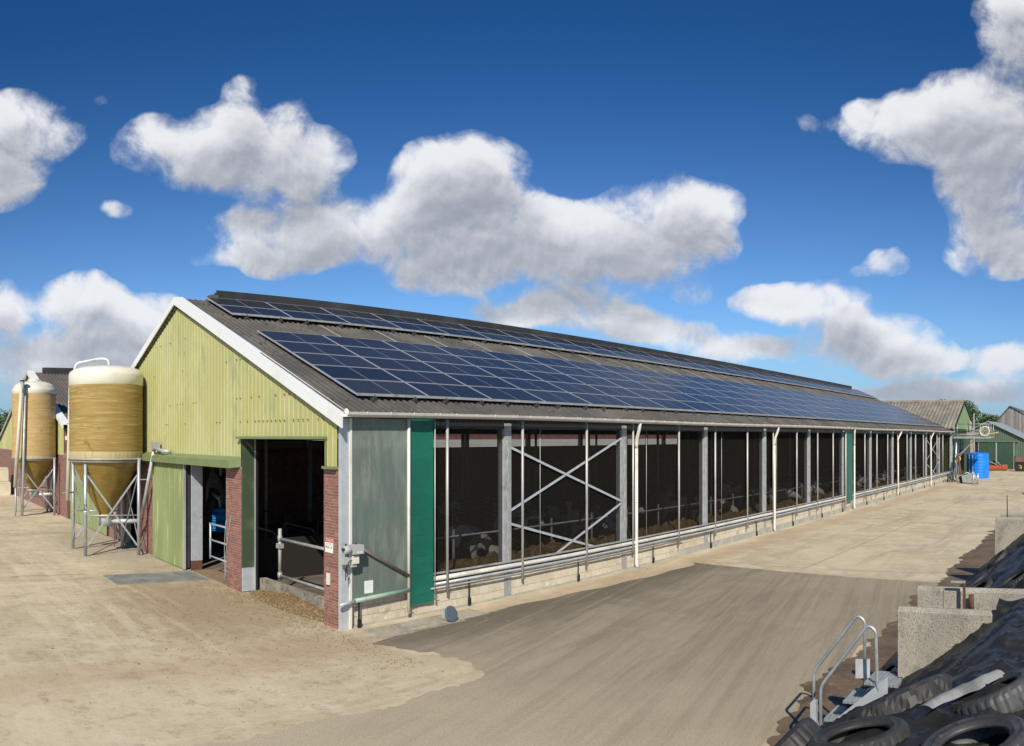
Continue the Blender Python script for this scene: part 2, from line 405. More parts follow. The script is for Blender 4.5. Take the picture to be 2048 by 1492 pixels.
M_clad = mat('yellow_green_cladding', (.425, .405, .17), .5, var=[(.45, (.475, .455, .22), .42, .6), (1.3, (.30, .32, .165), .54, .68, (1, 1.2, .35)), (2.6, (.235, .255, .17), .62, .73, (1, 1, .35)), (14, (.40, .42, .15), .5, .65, (1, 1, .1))], spec=.35)
M_door = mat('weathered_green_door', (.215, .25, .10), .55, var=[(1.1, (.26, .295, .125), .4, .6, (1, 1.5, .3)), (5, (.38, .42, .19), .56, .68, (1, 1.6, .12)), (1.5, (.19, .26, .12), .58, .7)])
M_trimg = mat('olive_green_trim', (.19, .23, .095), .5, var=(2, (.16, .21, .09), .45, .65))
M_brick = mat('red_brick', (.27, .115, .085), .85, var=[(3, (.22, .09, .068), .4, .6), (26, (.34, .17, .13), .5, .68)], bump=(60, .5, .006), rnd=.22)
M_brickj = mat('red_brick_course', (.25, .115, .09), .85, var=[(2.2, (.20, .085, .068), .42, .6), (9, (.36, .19, .15), .52, .66)], bump=(60, .4, .006))
M_mortar = mat('mortar', (.42, .36, .30), .95, var=(8, (.30, .25, .20), .45, .65), bump=(60, .4, .006))
M_block = mat('sand_lime_block', (.60, .53, .40), .85, var=[(.9, (.52, .45, .33), .42, .62), (7, (.66, .60, .47), .5, .65), (1.3, (.40, .33, .23), .62, .74)], bump=(40, .35, .006), rnd=.07)
M_bmort = mat('block_mortar', (.36, .31, .23), .95, bump=(40, .3, .006))
M_found = mat('foundation_concrete', (.36, .35, .30), .9, var=[(1.4, (.45, .42, .34), .42, .6), (5, (.26, .25, .22), .55, .7)], bump=(22, .5, .01))
M_roof = mat('fibre_cement_roof', (.092, .084, .076), .92, var=[(.9, (.125, .113, .10), .42, .62), (7, (.15, .135, .115), .56, .7), (3, (.055, .047, .04), .56, .7), (2.4, (.13, .15, .07), .66, .76)], bump=(50, .4, .006), spec=.2, rnd=.12, valley_shade=.045)
M_ridge = mat('ridge_board_dark', (.030, .030, .032), .7, var=(1.2, (.05, .048, .045), .45, .65), rnd=.15)
M_frame = mat('panel_frame_aluminium', (.47, .49, .51), .4, .3)
M_rail = mat('mounting_rail', (.10, .10, .10), .6, .5)
M_curt = mat('green_pvc_curtain', (.010, .125, .085), .42, var=[(.7, (.014, .15, .105), .4, .65), (5, (.008, .10, .07), .5, .7, (.3, 1, 3))], bump=(2.2, .35, .05), spec=.35)
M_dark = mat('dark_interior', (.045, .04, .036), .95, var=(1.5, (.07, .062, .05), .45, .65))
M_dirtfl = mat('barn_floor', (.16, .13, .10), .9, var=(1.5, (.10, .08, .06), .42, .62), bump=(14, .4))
M_black = mat('black_rubber_strap', (.018, .018, .018), .6)
M_blackm = mat('black_metal', (.03, .03, .032), .5, .4)
M_gbox = mat('grey_plastic_box', (.42, .42, .40), .5)
M_paper = mat('white_notice_paper', (.78, .80, .76), .6)
M_red = mat('sign_red', (.55, .03, .03), .5)
M_yel = mat('sign_yellow', (.65, .55, .05), .5)
M_grn = mat('sign_green', (.05, .35, .12), .5)
M_blk = mat('sign_black', (.02, .02, .02), .5)
M_rust = mat('rusty_steel', (.13, .065, .038), .85, var=(14, (.10, .045, .022), .42, .62), bump=(50, .5, .005))
M_feed = mat('silage_feed', (.26, .165, .065), .95, var=[(5, (.36, .25, .11), .45, .6), (16, (.12, .075, .035), .5, .65), (42, (.45, .35, .18), .58, .68)], bump=(30, 1.0, .04))

def glass_panel_mat():
    m = bpy.data.materials.new('solar_cells'); m.use_nodes = True; t = m.node_tree; b = t.nodes['Principled BSDF']
    b.inputs['Roughness'].default_value = .24; b.inputs['Specular IOR Level'].default_value = .25
    tcx = N(t, 'ShaderNodeTexCoord'); sp = N(t, 'ShaderNodeSeparateXYZ'); t.links.new(tcx.outputs['Object'], sp.inputs[0])
    # cells: 12 x 6 grid per half; thin pale bus bars across, dark gaps
    def line(v, per, w):
        fr = mth(t, 'FRACT', mth(t, 'MULTIPLY', v, 1 / per))
        a = mth(t, 'ABSOLUTE', mth(t, 'SUBTRACT', fr, .5))
        return mth(t, 'GREATER_THAN', a, .5 - w)
    cell = mth(t, 'MAXIMUM', line(sp.outputs[0], .0855, .022), line(sp.outputs[1], .1685, .012))
    bus = line(sp.outputs[1], .0187, .05)
    oi = N(t, 'ShaderNodeObjectInfo')
    base = mixc(t, oi.outputs['Random'], (.010, .011, .015), (.026, .027, .031))
    c = mixc(t, mth(t, 'MULTIPLY', bus, .16), base, (.35, .38, .42))
    c = mixc(t, mth(t, 'MULTIPLY', cell, .5), c, (.10, .12, .15))
    t.links.new(c, b.inputs['Base Color'])
    return m
M_cells = glass_panel_mat()
def net_mat():
    """fine wind-break netting: an open weave, woven tighter in one direction"""
    m = bpy.data.materials.new('windbreak_netting'); m.use_nodes = True; t = m.node_tree; t.nodes.clear()
    geo = N(t, 'ShaderNodeNewGeometry'); sp = N(t, 'ShaderNodeSeparateXYZ'); t.links.new(geo.outputs['Position'], sp.inputs[0])
    def line(v, per, w):
        fr = mth(t, 'FRACT', mth(t, 'MULTIPLY', v, 1 / per))
        return mth(t, 'LESS_THAN', fr, w)
    ln = mth(t, 'MAXIMUM', line(sp.outputs[0], .034, .17), line(sp.outputs[2], .030, .20))
    df = N(t, 'ShaderNodeBsdfDiffuse'); df.inputs[0].default_value = (.040, .035, .028, 1)
    df2 = N(t, 'ShaderNodeBsdfDiffuse'); df2.inputs[0].default_value = (.005, .0045, .004, 1)
    tr = N(t, 'ShaderNodeBsdfTransparent')
    weave = N(t, 'ShaderNodeMixShader'); weave.inputs[0].default_value = .50
    t.links.new(tr.outputs[0], weave.inputs[1]); t.links.new(df2.outputs[0], weave.inputs[2])
    mx = N(t, 'ShaderNodeMixShader'); t.links.new(mth(t, 'MULTIPLY', ln, .85), mx.inputs[0]); t.links.new(weave.outputs[0], mx.inputs[1]); t.links.new(df.outputs[0], mx.inputs[2])
    o = N(t, 'ShaderNodeOutputMaterial'); t.links.new(mx.outputs[0], o.inputs[0])
    return m
M_net = net_mat()
def grp_mat():
    """cloudy translucent fibreglass sheet"""
    m = bpy.data.materials.new('translucent_sheet'); m.use_nodes = True; t = m.node_tree; b = t.nodes['Principled BSDF']
    geo = N(t, 'ShaderNodeNewGeometry')
    n = N(t, 'ShaderNodeTexNoise'); n.inputs['Scale'].default_value = 2.6; n.inputs['Detail'].default_value = 7; n.inputs['Roughness'].default_value = .65
    t.links.new(vth(t, 'MULTIPLY', geo.outputs['Position'], (1.6, 1, .35)), n.inputs['Vector'])
    n2 = N(t, 'ShaderNodeTexNoise'); n2.inputs['Scale'].default_value = 1.1; n2.inputs['Detail'].default_value = 4
    t.links.new(geo.outputs['Position'], n2.inputs['Vector'])
    c = mixc(t, sstep(t, n.outputs['Fac'], .4, .68), (.165, .20, .165), (.255, .295, .245))
    c = mixc(t, sstep(t, n2.outputs['Fac'], .45, .65, 0, .6), c, (.14, .20, .165))
    t.links.new(c, b.inputs['Base Color']); b.inputs['Roughness'].default_value = .28
    b.inputs['Alpha'].default_value = .80
    return m
M_grp = grp_mat()

# ------------------------------------------------------------------ ground
struct(MB().box(-900, 900, -900, 900, -1.0, -.012).obj('ground', M_grass))
struct(MB().box(-60, 150, -70, 60, -.5, 0).obj('yard_pavement', M_yard))
# darker asphalt stretch, with a ragged dusty edge on the yard side
def edge_pts():
    pts = [(.55, -1.12)]
    for i in range(1, 46):
        x = .55 + (12.25 - .55) * i / 45
        pts.append((x, -1.05 + .22 * math.sin(x * .42) * (x < 12) + .05 * math.sin(x * 3.1)))
    for i in range(0, 21): pts.append((12.25 - .5 * i / 20 + .03 * math.sin(i * 2.3), -1.1 - 8.0 * i / 20))
    # bottom side follows the bunkers
    for i in range(0, 41): pts.append((11.7 - 33 * i / 40, -9.05 + .28 * math.sin(i * .9) + .15 * math.sin(i * 2.7)))
    pts.append((-21.5, -4.6))
    for i in range(0, 241):
        x = -21 + 21.2 * i / 240
        pts.append((x, -4.15 - .016 * (x + 0) ** 2 * (x < -6) * .3 + .35 * mnoise.noise(Vector((x * .8, 1, 0))) + .16 * mnoise.noise(Vector((x * 3.1, 4, 0))) + .07 * mnoise.noise(Vector((x * 9, 7, 0)))))
    for i in range(1, 40): pts.append((.22 + .28 * math.sin(i * .11) + .22 * mnoise.noise(Vector((i * .25, 3, 1))) + .08 * mnoise.noise(Vector((i * .9, 3, 1))), -4.1 + 2.9 * i / 40))
    return pts
ep = edge_pts()
mb = MB(); mb.add([(x, y, .004) for x, y in ep], [tuple(range(len(ep) - 1, -1, -1))]); 
struct(mb.obj('asphalt_road', M_asph))
bpy.data.objects['asphalt_road'].data.flip_normals()
jt = bpy.data.objects.new('joint_path', None); COL.objects.link(jt); struct(jt)
M_joint = mat('slab_joint', (.13, .10, .07), .95)
for pts_ in ([(12.6, -1.2), (13.2, -9)], [(12.3, -4.6), (40, -4.9)], [(22, -.6), (22.5, -9)], [(-9, 8.6), (-3.1, 8.3)]):
    mb = MB()
    for (xa, ya), (xb, yb) in zip(pts_[:-1], pts_[1:]):
        k_ = 24; w_ = .011; d_ = Vector((xb - xa, yb - ya, 0)).normalized(); n_ = Vector((-d_.y, d_.x, 0)); vs_ = []
        for q in range(k_ + 1):
            p_ = Vector((xa + (xb - xa) * q / k_, ya + (yb - ya) * q / k_, .0035)) + n_ * random.uniform(-.015, .015); ww = w_ * random.uniform(.3, 1.3); vs_ += [p_ - n_ * ww, p_ + n_ * ww]
        mb.add(vs_, [(2 * q, 2 * q + 2, 2 * q + 3, 2 * q + 1) for q in range(k_)])
    mb.obj('slab_joint', M_joint, jt)
# apron slabs by the corner of the barn, each with its own joint
apr = bpy.data.objects.new('apron_path', None); COL.objects.link(apr); struct(apr)
for x0, x1, y0, y1, dz in ((.35, 1.55, -.85, -.32, .006), (1.58, 2.5, -.98, -.30, .008), (2.53, 3.4, -.95, -.30, .0065), (.02, 1.2, -1.1, -.88, .005), (1.23, 2.6, -1.06, -1.0, .005)):
    MB().box(x0, x1, y0, y1, 0, dz).obj('paving_slab', M_apron, apr)
# wet brown drainage strip along the bunkers
M_wet = mat('wet_silage_runoff', (.16, .11, .065), .75, var=[(1.2, (.10, .068, .04), .42, .62), (8, (.26, .19, .12), .55, .7)], bump=(20, .3, .008))
wp = []
random.seed(3)
for i in range(0, 301):
    x = -3 + 30 * i / 300; wp.append((x, -8.86 + .35 * mnoise.noise(Vector((x * .45, 2, 0))) + .30 * mnoise.noise(Vector((x * 1.7, 5, 0))) + .14 * mnoise.noise(Vector((x * 6, 8, 0))) + random.uniform(-.02, .02) - (.9 if x < .9 else 0) * min(1, (.9 - x) / 1.5)))
wp2 = [(27, -12), (-3, -12)]
mb = MB(); P2 = wp + wp2; mb.add([(x, y, .009) for x, y in P2], [tuple(range(len(P2) - 1, -1, -1))]); struct(mb.obj('drainage_path', M_wet)); bpy.data.objects['drainage_path'].data.flip_normals()

# ------------------------------------------------------------------ the cow barn
BL, BW, YR, ZE, ZR = 60.0, 17.6, 8.8, 4.52, 8.16
SL = (ZR - ZE) / YR
def rz_(y): return ZE - .06 + SL * y if y <= YR else ZR - .06 - SL * (y - YR)
barn = thing('cow_barn', 'long green cow barn with solar panels on its dark corrugated roof and netting sides', 'barn')
B = barn
# roof sheets: corrugated, 1.06 m x 5 rows; pitch .177
def corr_mesh(name, w, ln, pitch, amp, m, seg=6, th=.0):
    n = int(round(w / pitch)) * seg
    mb = MB(); vs = []
    for j, yy in enumerate((0, ln)):
        for i in range(n + 1):
            x = w * i / n; vs.append((x, yy, amp * math.sin(2 * math.pi * x / pitch)))
    fs = [(i, i + 1, n + 2 + i, n + 1 + i) for i in range(n)]
    mb.add(vs, fs, True)
    # lower edge thickness
    vs2 = [(v[0], 0, v[2]) for v in vs[:n + 1]] + [(v[0], 0, v[2] - .012) for v in vs[:n + 1]]
    mb.add(vs2, [(n + 1 + i, n + 2 + i, i + 1, i) for i in range(n)])
    return mb.mesh(name, m)
ang = math.atan(SL); slen = YR / math.cos(ang)
NC, NR = 56, 5
cw = BL / NC
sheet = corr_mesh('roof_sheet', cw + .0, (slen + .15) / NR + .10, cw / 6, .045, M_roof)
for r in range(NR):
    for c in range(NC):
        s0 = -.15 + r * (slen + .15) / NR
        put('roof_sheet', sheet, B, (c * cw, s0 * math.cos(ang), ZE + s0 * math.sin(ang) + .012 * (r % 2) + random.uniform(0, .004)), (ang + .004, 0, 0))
# far slope in one sheet
mb = MB(); n = 60 * 20
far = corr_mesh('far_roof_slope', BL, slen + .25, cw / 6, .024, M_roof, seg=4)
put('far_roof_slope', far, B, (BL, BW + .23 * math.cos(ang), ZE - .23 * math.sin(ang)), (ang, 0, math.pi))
# ridge capping and the open ridge vent boards
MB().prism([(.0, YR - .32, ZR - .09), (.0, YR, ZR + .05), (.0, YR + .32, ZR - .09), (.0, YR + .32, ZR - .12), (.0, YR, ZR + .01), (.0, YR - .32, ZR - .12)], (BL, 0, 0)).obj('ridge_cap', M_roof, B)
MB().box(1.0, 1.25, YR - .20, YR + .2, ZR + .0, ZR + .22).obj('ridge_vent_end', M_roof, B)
bd = MB().box(0, 2.086, 0, .02, 0, .38).mesh('ridge_vent_board', M_ridge)
for i in range(27):
    put('ridge_vent_board', bd, B, (1.22 + i * 2.09, YR - .12, ZR + random.uniform(0, .004)), (0.0, 0, 0))
MB().box(1.25, 57.7, YR + .10, YR + .12, ZR, ZR + .34).obj('ridge_vent_back_board', M_ridge, B)

# gable cladding, front: profiled sheets, trimmed to roof and openings
XG = 0.0
def lower_z(y):
    if y < .38: return 3.34
    if y < 4.44: return 3.97
    return 3.42
def clad_sheet(y0, y1, x, name, m, par, topf, botf, pitch=.207, amp=.0095):
    mb = MB(); n = max(1, int(round((y1 - y0) / pitch))); vs = []; prof = []
    p = (y1 - y0) / n
    for k in range(n):
        for a, hgt in ((0, 0), (.38, 0), (.46, 1), (.92, 1)):
            prof.append((y0 + (k + a) * p, hgt))
    prof.append((y1, 0))
    for y, hgt in prof:
        vs.append((x - amp * (1 - hgt) * 1.6, y, botf(y))); vs.append((x - amp * (1 - hgt) * 1.6, y, topf(y)))
    fs = [(2 * i, 2 * i + 1, 2 * i + 3, 2 * i + 2) for i in range(len(prof) - 1)]
    mb.add(vs, fs)
    return mb.obj(name, m, par)
ys = [0.0, .38] + [.38 + 1.015 * k for k in range(1, 4)] + [4.44]
yy = 4.44
while yy < BW - 1.2: yy += 1.015; ys.append(yy)
ys.append(BW)
for a, b_ in zip(ys[:-1], ys[1:]):
    e = 1e-4
    clad_sheet(a + e, b_ - e, XG - .02, 'cladding_sheet', M_clad, B, lambda y: rz_(y) - .02, lambda y, m_=(a + b_) / 2: lower_z(m_))
# far gable
MB().prism([(BL - .05, 0, 0), (BL - .05, BW, 0), (BL - .05, BW, rz_(BW) - .06), (BL - .05, YR, ZR - .08), (BL - .05, 0, ZE - .06)], (.05, 0, 0)).obj('far_gable', M_trimg, B)
# white verge boards (front fascia + top cap)
for sgn in (0, 1):
    ya, yb = (-.36, YR) if sgn == 0 else (BW + .36, YR)
    za = ZE - .09 - SL * .36
    for k in range(3):
        pa = (ya + (yb - ya) * k / 3, za + (ZR - za) * k / 3); pb = (ya + (yb - ya) * (k + 1) / 3, za + (ZR - za) * (k + 1) / 3)
        g_ = .002 * (k % 2)
        e = .0015 if k else 0
        MB().prism([(-.17 - g_, pa[0], pa[1] + .08), (-.17 - g_, pb[0], pb[1] + .08), (-.17 - g_, pb[0], pb[1] - .14), (-.17 - g_, pa[0], pa[1] - .14)], (.035, 0, 0)).obj('verge_fascia', M_white, B)
        MB().prism([(-.171 - g_, pa[0], pa[1] + .081), (-.171 - g_, pb[0], pb[1] + .081), (.12, pb[0], pb[1] + .10), (.12, pa[0], pa[1] + .10)], (0, 0, .012)).obj('verge_cap', M_white, B)
# scalloped foam closer shows as a dark dotted line below the verge board
mb = MB()
for i in range(84):
    for s_ in (0, 1):
        y = .02 + i * .105; y = y if s_ == 0 else BW - y
        z = rz_(y) - .15
        mb.box(-.062, -.045, y - .028, y + .028, z - .035, z + .03)
mb.obj('verge_closer', M_blackm, B, kind='stuff')
# screws on the cladding
mb = MB()
for k in range(60):
    y = .1 + .207 * k
    for z in (4.35, 4.95, 5.95, 6.9):
        if z < rz_(y) - .3 and z > lower_z(y) and random.random() < (.6 if y < 4 else .12): mb.box(-.064, -.046, y - .012, y + .012, z - .012, z + .012)
mb.obj('cladding_screws', M_blk, B, kind='stuff')

# trims round the openings
MB().box(-.16, -.05, .36, 4.52, 3.915, 3.975).obj('door_head_flashing', M_trimg, B)
MB().box(-.075, .3, .38, .42, 3.36, 3.93).obj('door_jamb_trim', M_trimg, B)
MB().box(-.14, .05, -.01, .44, 3.30, 3.352).obj('pier_flashing', M_trimg, B)
MB().box(-.02, .33, 4.38, 4.42, .62, 3.93).obj('door_reveal', mat('reveal_green', (.055, .08, .045), .5, var=(1.2, (.10, .125, .07), .45, .65)), B)
MB().box(-.02, .33, 4.378, 4.42, .02, .62).obj('reveal_kick_plate', M_galv, B)
MB().box(.345, .42, 4.36, 4.44, 0, 3.93).obj('door_guide_rail', M_blackm, B)
MB().box(.32, .343, 4.34, 4.377, 0, 3.93).obj('door_edge_strip', M_pole, B)
# sliding door track with its sloping cover
MB().prism([(-.02, 4.46, 3.46), (-.30, 4.62, 3.36), (-.30, 4.62, 3.16), (-.02, 4.46, 3.20)], (0, 13.0, 0)).obj('door_track_cover', M_trimg, B)
# green sliding door leaf, corrugated
ds = thing  # noqa
for k in range(3):
    clad_sheet(8.05 + k * .9, 8.05 + (k + 1) * .9 - .002, -.12, 'door_sheet', M_door, B, lambda y: 3.15, lambda y: .03, pitch=.15, amp=.018)
MB().box(-.17, -.10, 7.98, 8.045, .03, 3.15).obj('door_edge_post', M_pole, B)
MB().box(-.095, .05, 8.05, 10.74, .06, 3.14).obj('door_frame', M_dark, B)
# galvanised jamb plate of the low door, rusty at the bottom
MB().box(0.0, .36, 7.80, 7.84, .30, 3.16).obj('jamb_plate', M_galv, B)
MB().box(0.002, .35, 7.797, 7.84, 0.0, .30).obj('rusty_jamb_foot', M_rust, B)

# brick walls built of real bricks
bstr = MB().box(0, .1, 0, .208, 0, .05).mesh('brick', M_brick)
bhalf = MB().box(0, .1, 0, .098, 0, .05).mesh('brick_half', M_brick)
nb = [0]
def brick_wall(x, y0, y1, z0, z1, par, single, thick=.3, jm=None):
    """x = face plane, runs along Y; bricks .21+.01, course .062"""
    MB().box(x + .006, x + thick, y0 + .004, y1 - .004, z0, z1).obj('wall_core', M_mortar, par)
    jmb = MB(); r = 0; z = z0 + .006
    while z + .05 < z1:
        y = y0; first = r % 2 == 1
        while y < y1 - .03:
            ln = .098 if (first and y == y0) else .208
            ln = min(ln, y1 - y)
            if ln > .04:
                d = random.uniform(-.002, .003)
                if single and nb[0] < 300 and ln in (.208, .098):
                    put('brick', bstr if ln > .15 else bhalf, par, (x + d, y, z)); nb[0] += 1
                else: jmb.box(x + d, x + .09, y, y + ln, z, z + .05)
            y += ln + .011
        z += .062; r += 1
    if jmb.v: jmb.obj('brick_courses', jm or M_brickj, par, kind='stuff')
brick_wall(-.03, .02, .52, 0, 3.30, B, True)
brick_wall(-.03, 4.44, 5.35, 0, 3.19, B, True)
# return face of pier two (towards the tall door) and side face of pier one
mb = MB(); z = .006; r = 0
while z < 3.15:
    for k in range(1 + r % 2): mb.box(-.028 + k * .11, .07 + k * .11, 4.43, 4.47, z, z + .05)
    z += .062; r += 1
mb.obj('brick_courses', M_brickj, B, kind='stuff')
brick_wall(-.03, 10.78, 12.35, 0, 3.17, B, False)
brick_wall(-.03, 14.3, BW, 0, 3.17, B, False)
MB().box(0.02, .25, 12.35, 14.3, 3.0, 3.4).obj('door_lintel', M_dark, B)

# long wall plinth of sand-lime blocks between the steel columns
cols = [.13 + 4.977 * k for k in range(13)]
cols = [-.02] + [4.99 + 4.99 * k for k in range(12)]
cols[-1] = 59.88
stn = MB().box(0, .288, -.0, .1, 0, .188).mesh('concrete_block', M_block)
nblk = 0; jmb = MB()
MB().box(.25, 59.8, .008, .14, .0, .62).obj('plinth_core', M_bmort, B)
cells_ = []
for r in range(3):
    for k in range(len(cols) - 1):
        a, b_ = cols[k] + (.13 if k else .30), cols[k + 1] - .13
        x = a; first = r % 2 == 1
        while x < b_ - .03:
            ln = .139 if (first and x == a) else .288
            ln = min(ln, b_ - x)
            if ln > .05: cells_.append((x, r, ln))
            x += ln + .012
cells_.sort()
for x, r, ln in cells_:
    zb = .012 + r * .2 ; d = random.uniform(-.003, .003)
    if nblk < 300 and ln > .28: put('concrete_block', stn, B, (x, d, zb)); nblk += 1
    elif nblk < 300: 
        jmb.box(x, x + ln, d, .1, zb, zb + .188)
    else: jmb.box(x, x + ln, d, .1, zb, zb + .188)
jmb.obj('block_courses', M_block, B, kind='stuff')
MB().box(0.0, 13, -.035, -.006, -.1, .045).obj('wall_footing', M_found, B)
for k in range(16):
    MB().box(13.0 + k * 2.93, 13 + (k + 1) * 2.93 - .012, -.03 - .003 * (k % 2), -.006, -.1, .20 + .008 * (k % 3)).obj('footing_panel', M_found, B)
# sill on top of blocks
MB().box(.25, 59.8, -.02, .15, .62, .66).obj('plinth_sill', M_galvd, B)
# steel columns: front flange mottled, web side lighter
colmb = MB().box(-.12, .12, 0, .21, 0.05, 4.30).mesh('steel_column', M_galvd)
colside = MB().box(-.126, -.1205, .012, .205, .6, 3.9).mesh('column_side_plate', M_galv)
for i, x in enumerate(cols[1:-1]):
    c = put('steel_column', colmb, B, (x, -.012, 0)); put('column_side_plate', colside, c)
    MB().tube([(x - .02 + .025 * math.sin(k * 1.1) + .012 * math.sin(k * 2.7), -.016, .9 + k * .11) for k in range(28)], .006, 4).obj('column_cable', M_galv, B)
# corner post
MB().box(-.005, .20, -.10, -.001, .0, 4.35).obj('corner_post', M_galv, B)
MB().box(.20, .25, -.13, -.07, .0, 4.35).obj('corner_strip', M_pvc, B)
MB().box(59.78, 59.95, -.15, .1, 0, 4.35).obj('corner_post', M_galv, B)
# gutter with brackets and joints
gp = [(-.085, 0), (-.08, -.055), (-.05, -.095), (0, -.11), (.05, -.095), (.08, -.055), (.085, 0), (.075, 0), (.07, -.05), (.045, -.085), (0, -.1), (-.045, -.085), (-.07, -.05), (-.075, 0)]
gy = -.31
def gz(x): return 4.475 - .0005 * x + .012 * math.sin(x * .31) 
mb = MB(); K = 60; n = len(gp); vs = []
for i in range(K + 1):
    x = -.02 + 60.04 * i / K
    for a, b_ in gp: vs.append((x, gy + a, gz(x) + b_))
fs = []
for i in range(K):
    for j in range(n):
        j2 = (j + 1) % n; fs.append((i * n + j, (i + 1) * n + j, (i + 1) * n + j2, i * n + j2))
mb.add(vs, fs, False); gut = mb.obj('gutter', M_gut, B)
MB().lathe([(.0, 0), (.088, 0), (.088, .02), (0, .02)], (-.03, gy, gz(0) - .02), 20, axis=(1, 0, 0)).obj('gutter_end_cap', M_pvc, gut)
br = MB(); br.tube(arc((0, 0, 0), math.pi * .97, 2.03 * math.pi, .094, 10, (0, 1, 0), (0, 0, 1)), .0075, 5); brm = br.mesh('gutter_bracket', M_pvc)
x = .45
i = 0
while x < 59.8:
    put('gutter_bracket', brm, B, (x, gy, gz(x)))
    if i % 4 == 3: put('gutter_joint', brm, B, (x + .12, gy, gz(x)))
    x += .62; i += 1
# eaves soffit board / wall plate
MB().box(.05, 59.9, .0, .06, 4.16, 4.42).obj('eaves_beam', M_blackm, B)

# guide poles outside the netting
def pole(x, z0, r=.035, m=M_pole):
    p = MB().tube([(x, -.135, z0), (x, -.135, 4.36)], r, 10).obj('guide_pole', m, B)
    MB().tube([(x - .02, -.16, z0 + .05), (x - .05, -.22, z0 + .1), (x + .05, -.10, z0 + .06), (x + .16, -.08, z0 + .05)], .009, 5).obj('pole_hook', M_galvd, p)
    return p
px_ = [2.87, 5.39, 8.0, 12.92, 15.43, 18.05, 23.08, 25.7, 27.9, 33.3, 35.74, 38.15, 43.15, 45.7, 48.2, 53.2, 55.65]
for x in px_: pole(x, .42)
pole(1.745, .12, .036, M_pvc); pole(2.50, .30, .014)
pole(10.26, .5, .03); pole(20.5, .5, .03); pole(40.6, .5, .03); pole(50.75, .5, .03)
# rails: upper flat rail, rolled curtain tube, drive pipe
def cuts(z, y, r, name, m, x0, x1, n=24):
    return MB().tube([(x0 + (x1 - x0) * i / n, y, z + .006 * math.sin(i * 2.1)) for i in range(n + 1)], r, 10).obj(name, m, B)
MB().box(2.5, 59.8, -.05, -.02, .86, .90).obj('net_rail', M_galvd, B)
cuts(.775, -.09, .052, 'rolled_curtain', M_wtube, 2.52, 59.8)
cuts(.655, -.10, .032, 'drive_pipe', M_galv, 2.52, 59.8)
cuts(.565, -.115, .022, 'winding_pipe', M_galvd, 2.4, 13.2, 8)
# green curtains
def curtain(x0, x1, z0, z1=4.36, y0=-.10):
    mb = MB(); nx, nz_ = 8, 60; vs = []
    for j in range(nz_ + 1):
        for i in range(nx + 1):
            u = i / nx; v = j / nz_
            y = y0 + .012 * math.sin(u * 3.1) + .006 * math.sin(v * 40 + u * 3) * max(0, 1 - abs(v - .97) * 9) + .006 * math.sin(v * 55 + u * 5) * max(0, .35 - v) * 3
            vs.append((x0 + (x1 - x0) * u, y, z0 + (z1 - z0) * v + .05 * (1 - v) * u * .6))
    fs = [(j * (nx + 1) + i, j * (nx + 1) + i + 1, (j + 1) * (nx + 1) + i + 1, (j + 1) * (nx + 1) + i) for j in range(nz_) for i in range(nx)]
    mb.add(vs, fs, True)
    return mb.obj('green_curtain', M_curt, B)
curtain(1.785, 2.485, .25)
curtain(29.95, 30.95, .50, 4.36, -.165)
pole(29.9, .18, .03, M_pvc); pole(31.0, .3, .014)
# translucent panel with bottom tube
MB().box(.265, 1.72, -.115, -.10, .58, 4.35).obj('translucent_panel', M_grp, B)
M_pgreen = mat('pale_green_tube', (.30, .43, .33), .5, var=(3, (.24, .36, .27), .45, .65))
MB().tube([(.30, -.15, .575), (1.74, -.15, .635)], .048, 12).obj('panel_bottom_tube', M_pgreen, B)
MB().tube([(-.13, -.22, .545), (.32, -.16, .575)], .035, 10).obj('drive_pipe_end', M_galv, B)
MB().tube([(.37, -.17, 1.70), (1.72, -.17, .95)], .033, 10).obj('telescopic_drive_shaft', mat('bronze_grey_shaft', (.22, .18, .15), .4, .5), B)
MB().bar((.3, .12, 1.9), (1.74, .12, 2.6), .05, .05).obj('cross_brace', M_galvd, B)
# netting, one sheet per bay
for k in range(12):
    a = 2.52 if k == 0 else cols[k] + .125; b_ = cols[k + 1] - .125
    MB().add([(a, .06, .64), (b_, .06, .64), (b_, .06, 4.2), (a, .06, 4.2)], [(0, 1, 2, 3)]).obj('windbreak_net', M_net, B)
    if k: MB().tube([(cols[k] + 1.25, .03, .7), (cols[k] + 1.25, .03, 4.3)], .009, 5).obj('net_edge_rope', M_pole, B)
# cross bracing bays
for x0, x1 in ((cols[1] + .12, cols[2] - .12), (cols[10] + .12, cols[11] - .12)):
    for p, q, y in (((x0, 3.70), (x1, 2.06), .0), ((x0, 2.13), (x1, 3.92), .012), ((x0, 1.80), (x0 + (x1 - x0) * .88, .66), .0), ((x1, 2.0), (x0 + (x1 - x0) * .26, .66), .012)):
        MB().bar((p[0], y + .005, p[1]), (q[0], y + .005, q[1]), .012, .062).obj('cross_brace', M_galv, B)
# downpipes
for i, (x, dx) in enumerate(((10.43, -.06), (20.62, .02), (31.12, -.22), (40.72, .22), (50.93, .18))):
    pts = rounded([(x + dx, gy, gz(x) - .08), (x + dx, gy + .02, gz(x) - .24), (x, -.14, gz(x) - .62), (x, -.14, gz(x) - .85)], .12)
    if i == 2: pts = rounded([(x - .2, gy, gz(x) - .08), (x - .2, gy + .02, 4.2), (x, -.22, 3.7), (x, -.22, 3.5)], .12)
    yb = -.22 if i == 2 else -.14
    d = MB().tube(pts, .052, 12).tube([pts[-1], (x, yb, .14), (x + .0, yb - .03, .03)], .05, 12).obj('downpipe', M_pvc, B)
    for z in (3.45, 2.0, .72): MB().tube(arc((x, yb, z), 0, 2 * math.pi, .056, 12, (1, 0, 0), (0, 1, 0))[:-1], .008, 5, closed=True).obj('pipe_clip', M_pvc, d)
    MB().box(x - .2, x + .2, -.34, -.04, 0, .025).obj('downpipe_foot', M_found, B)
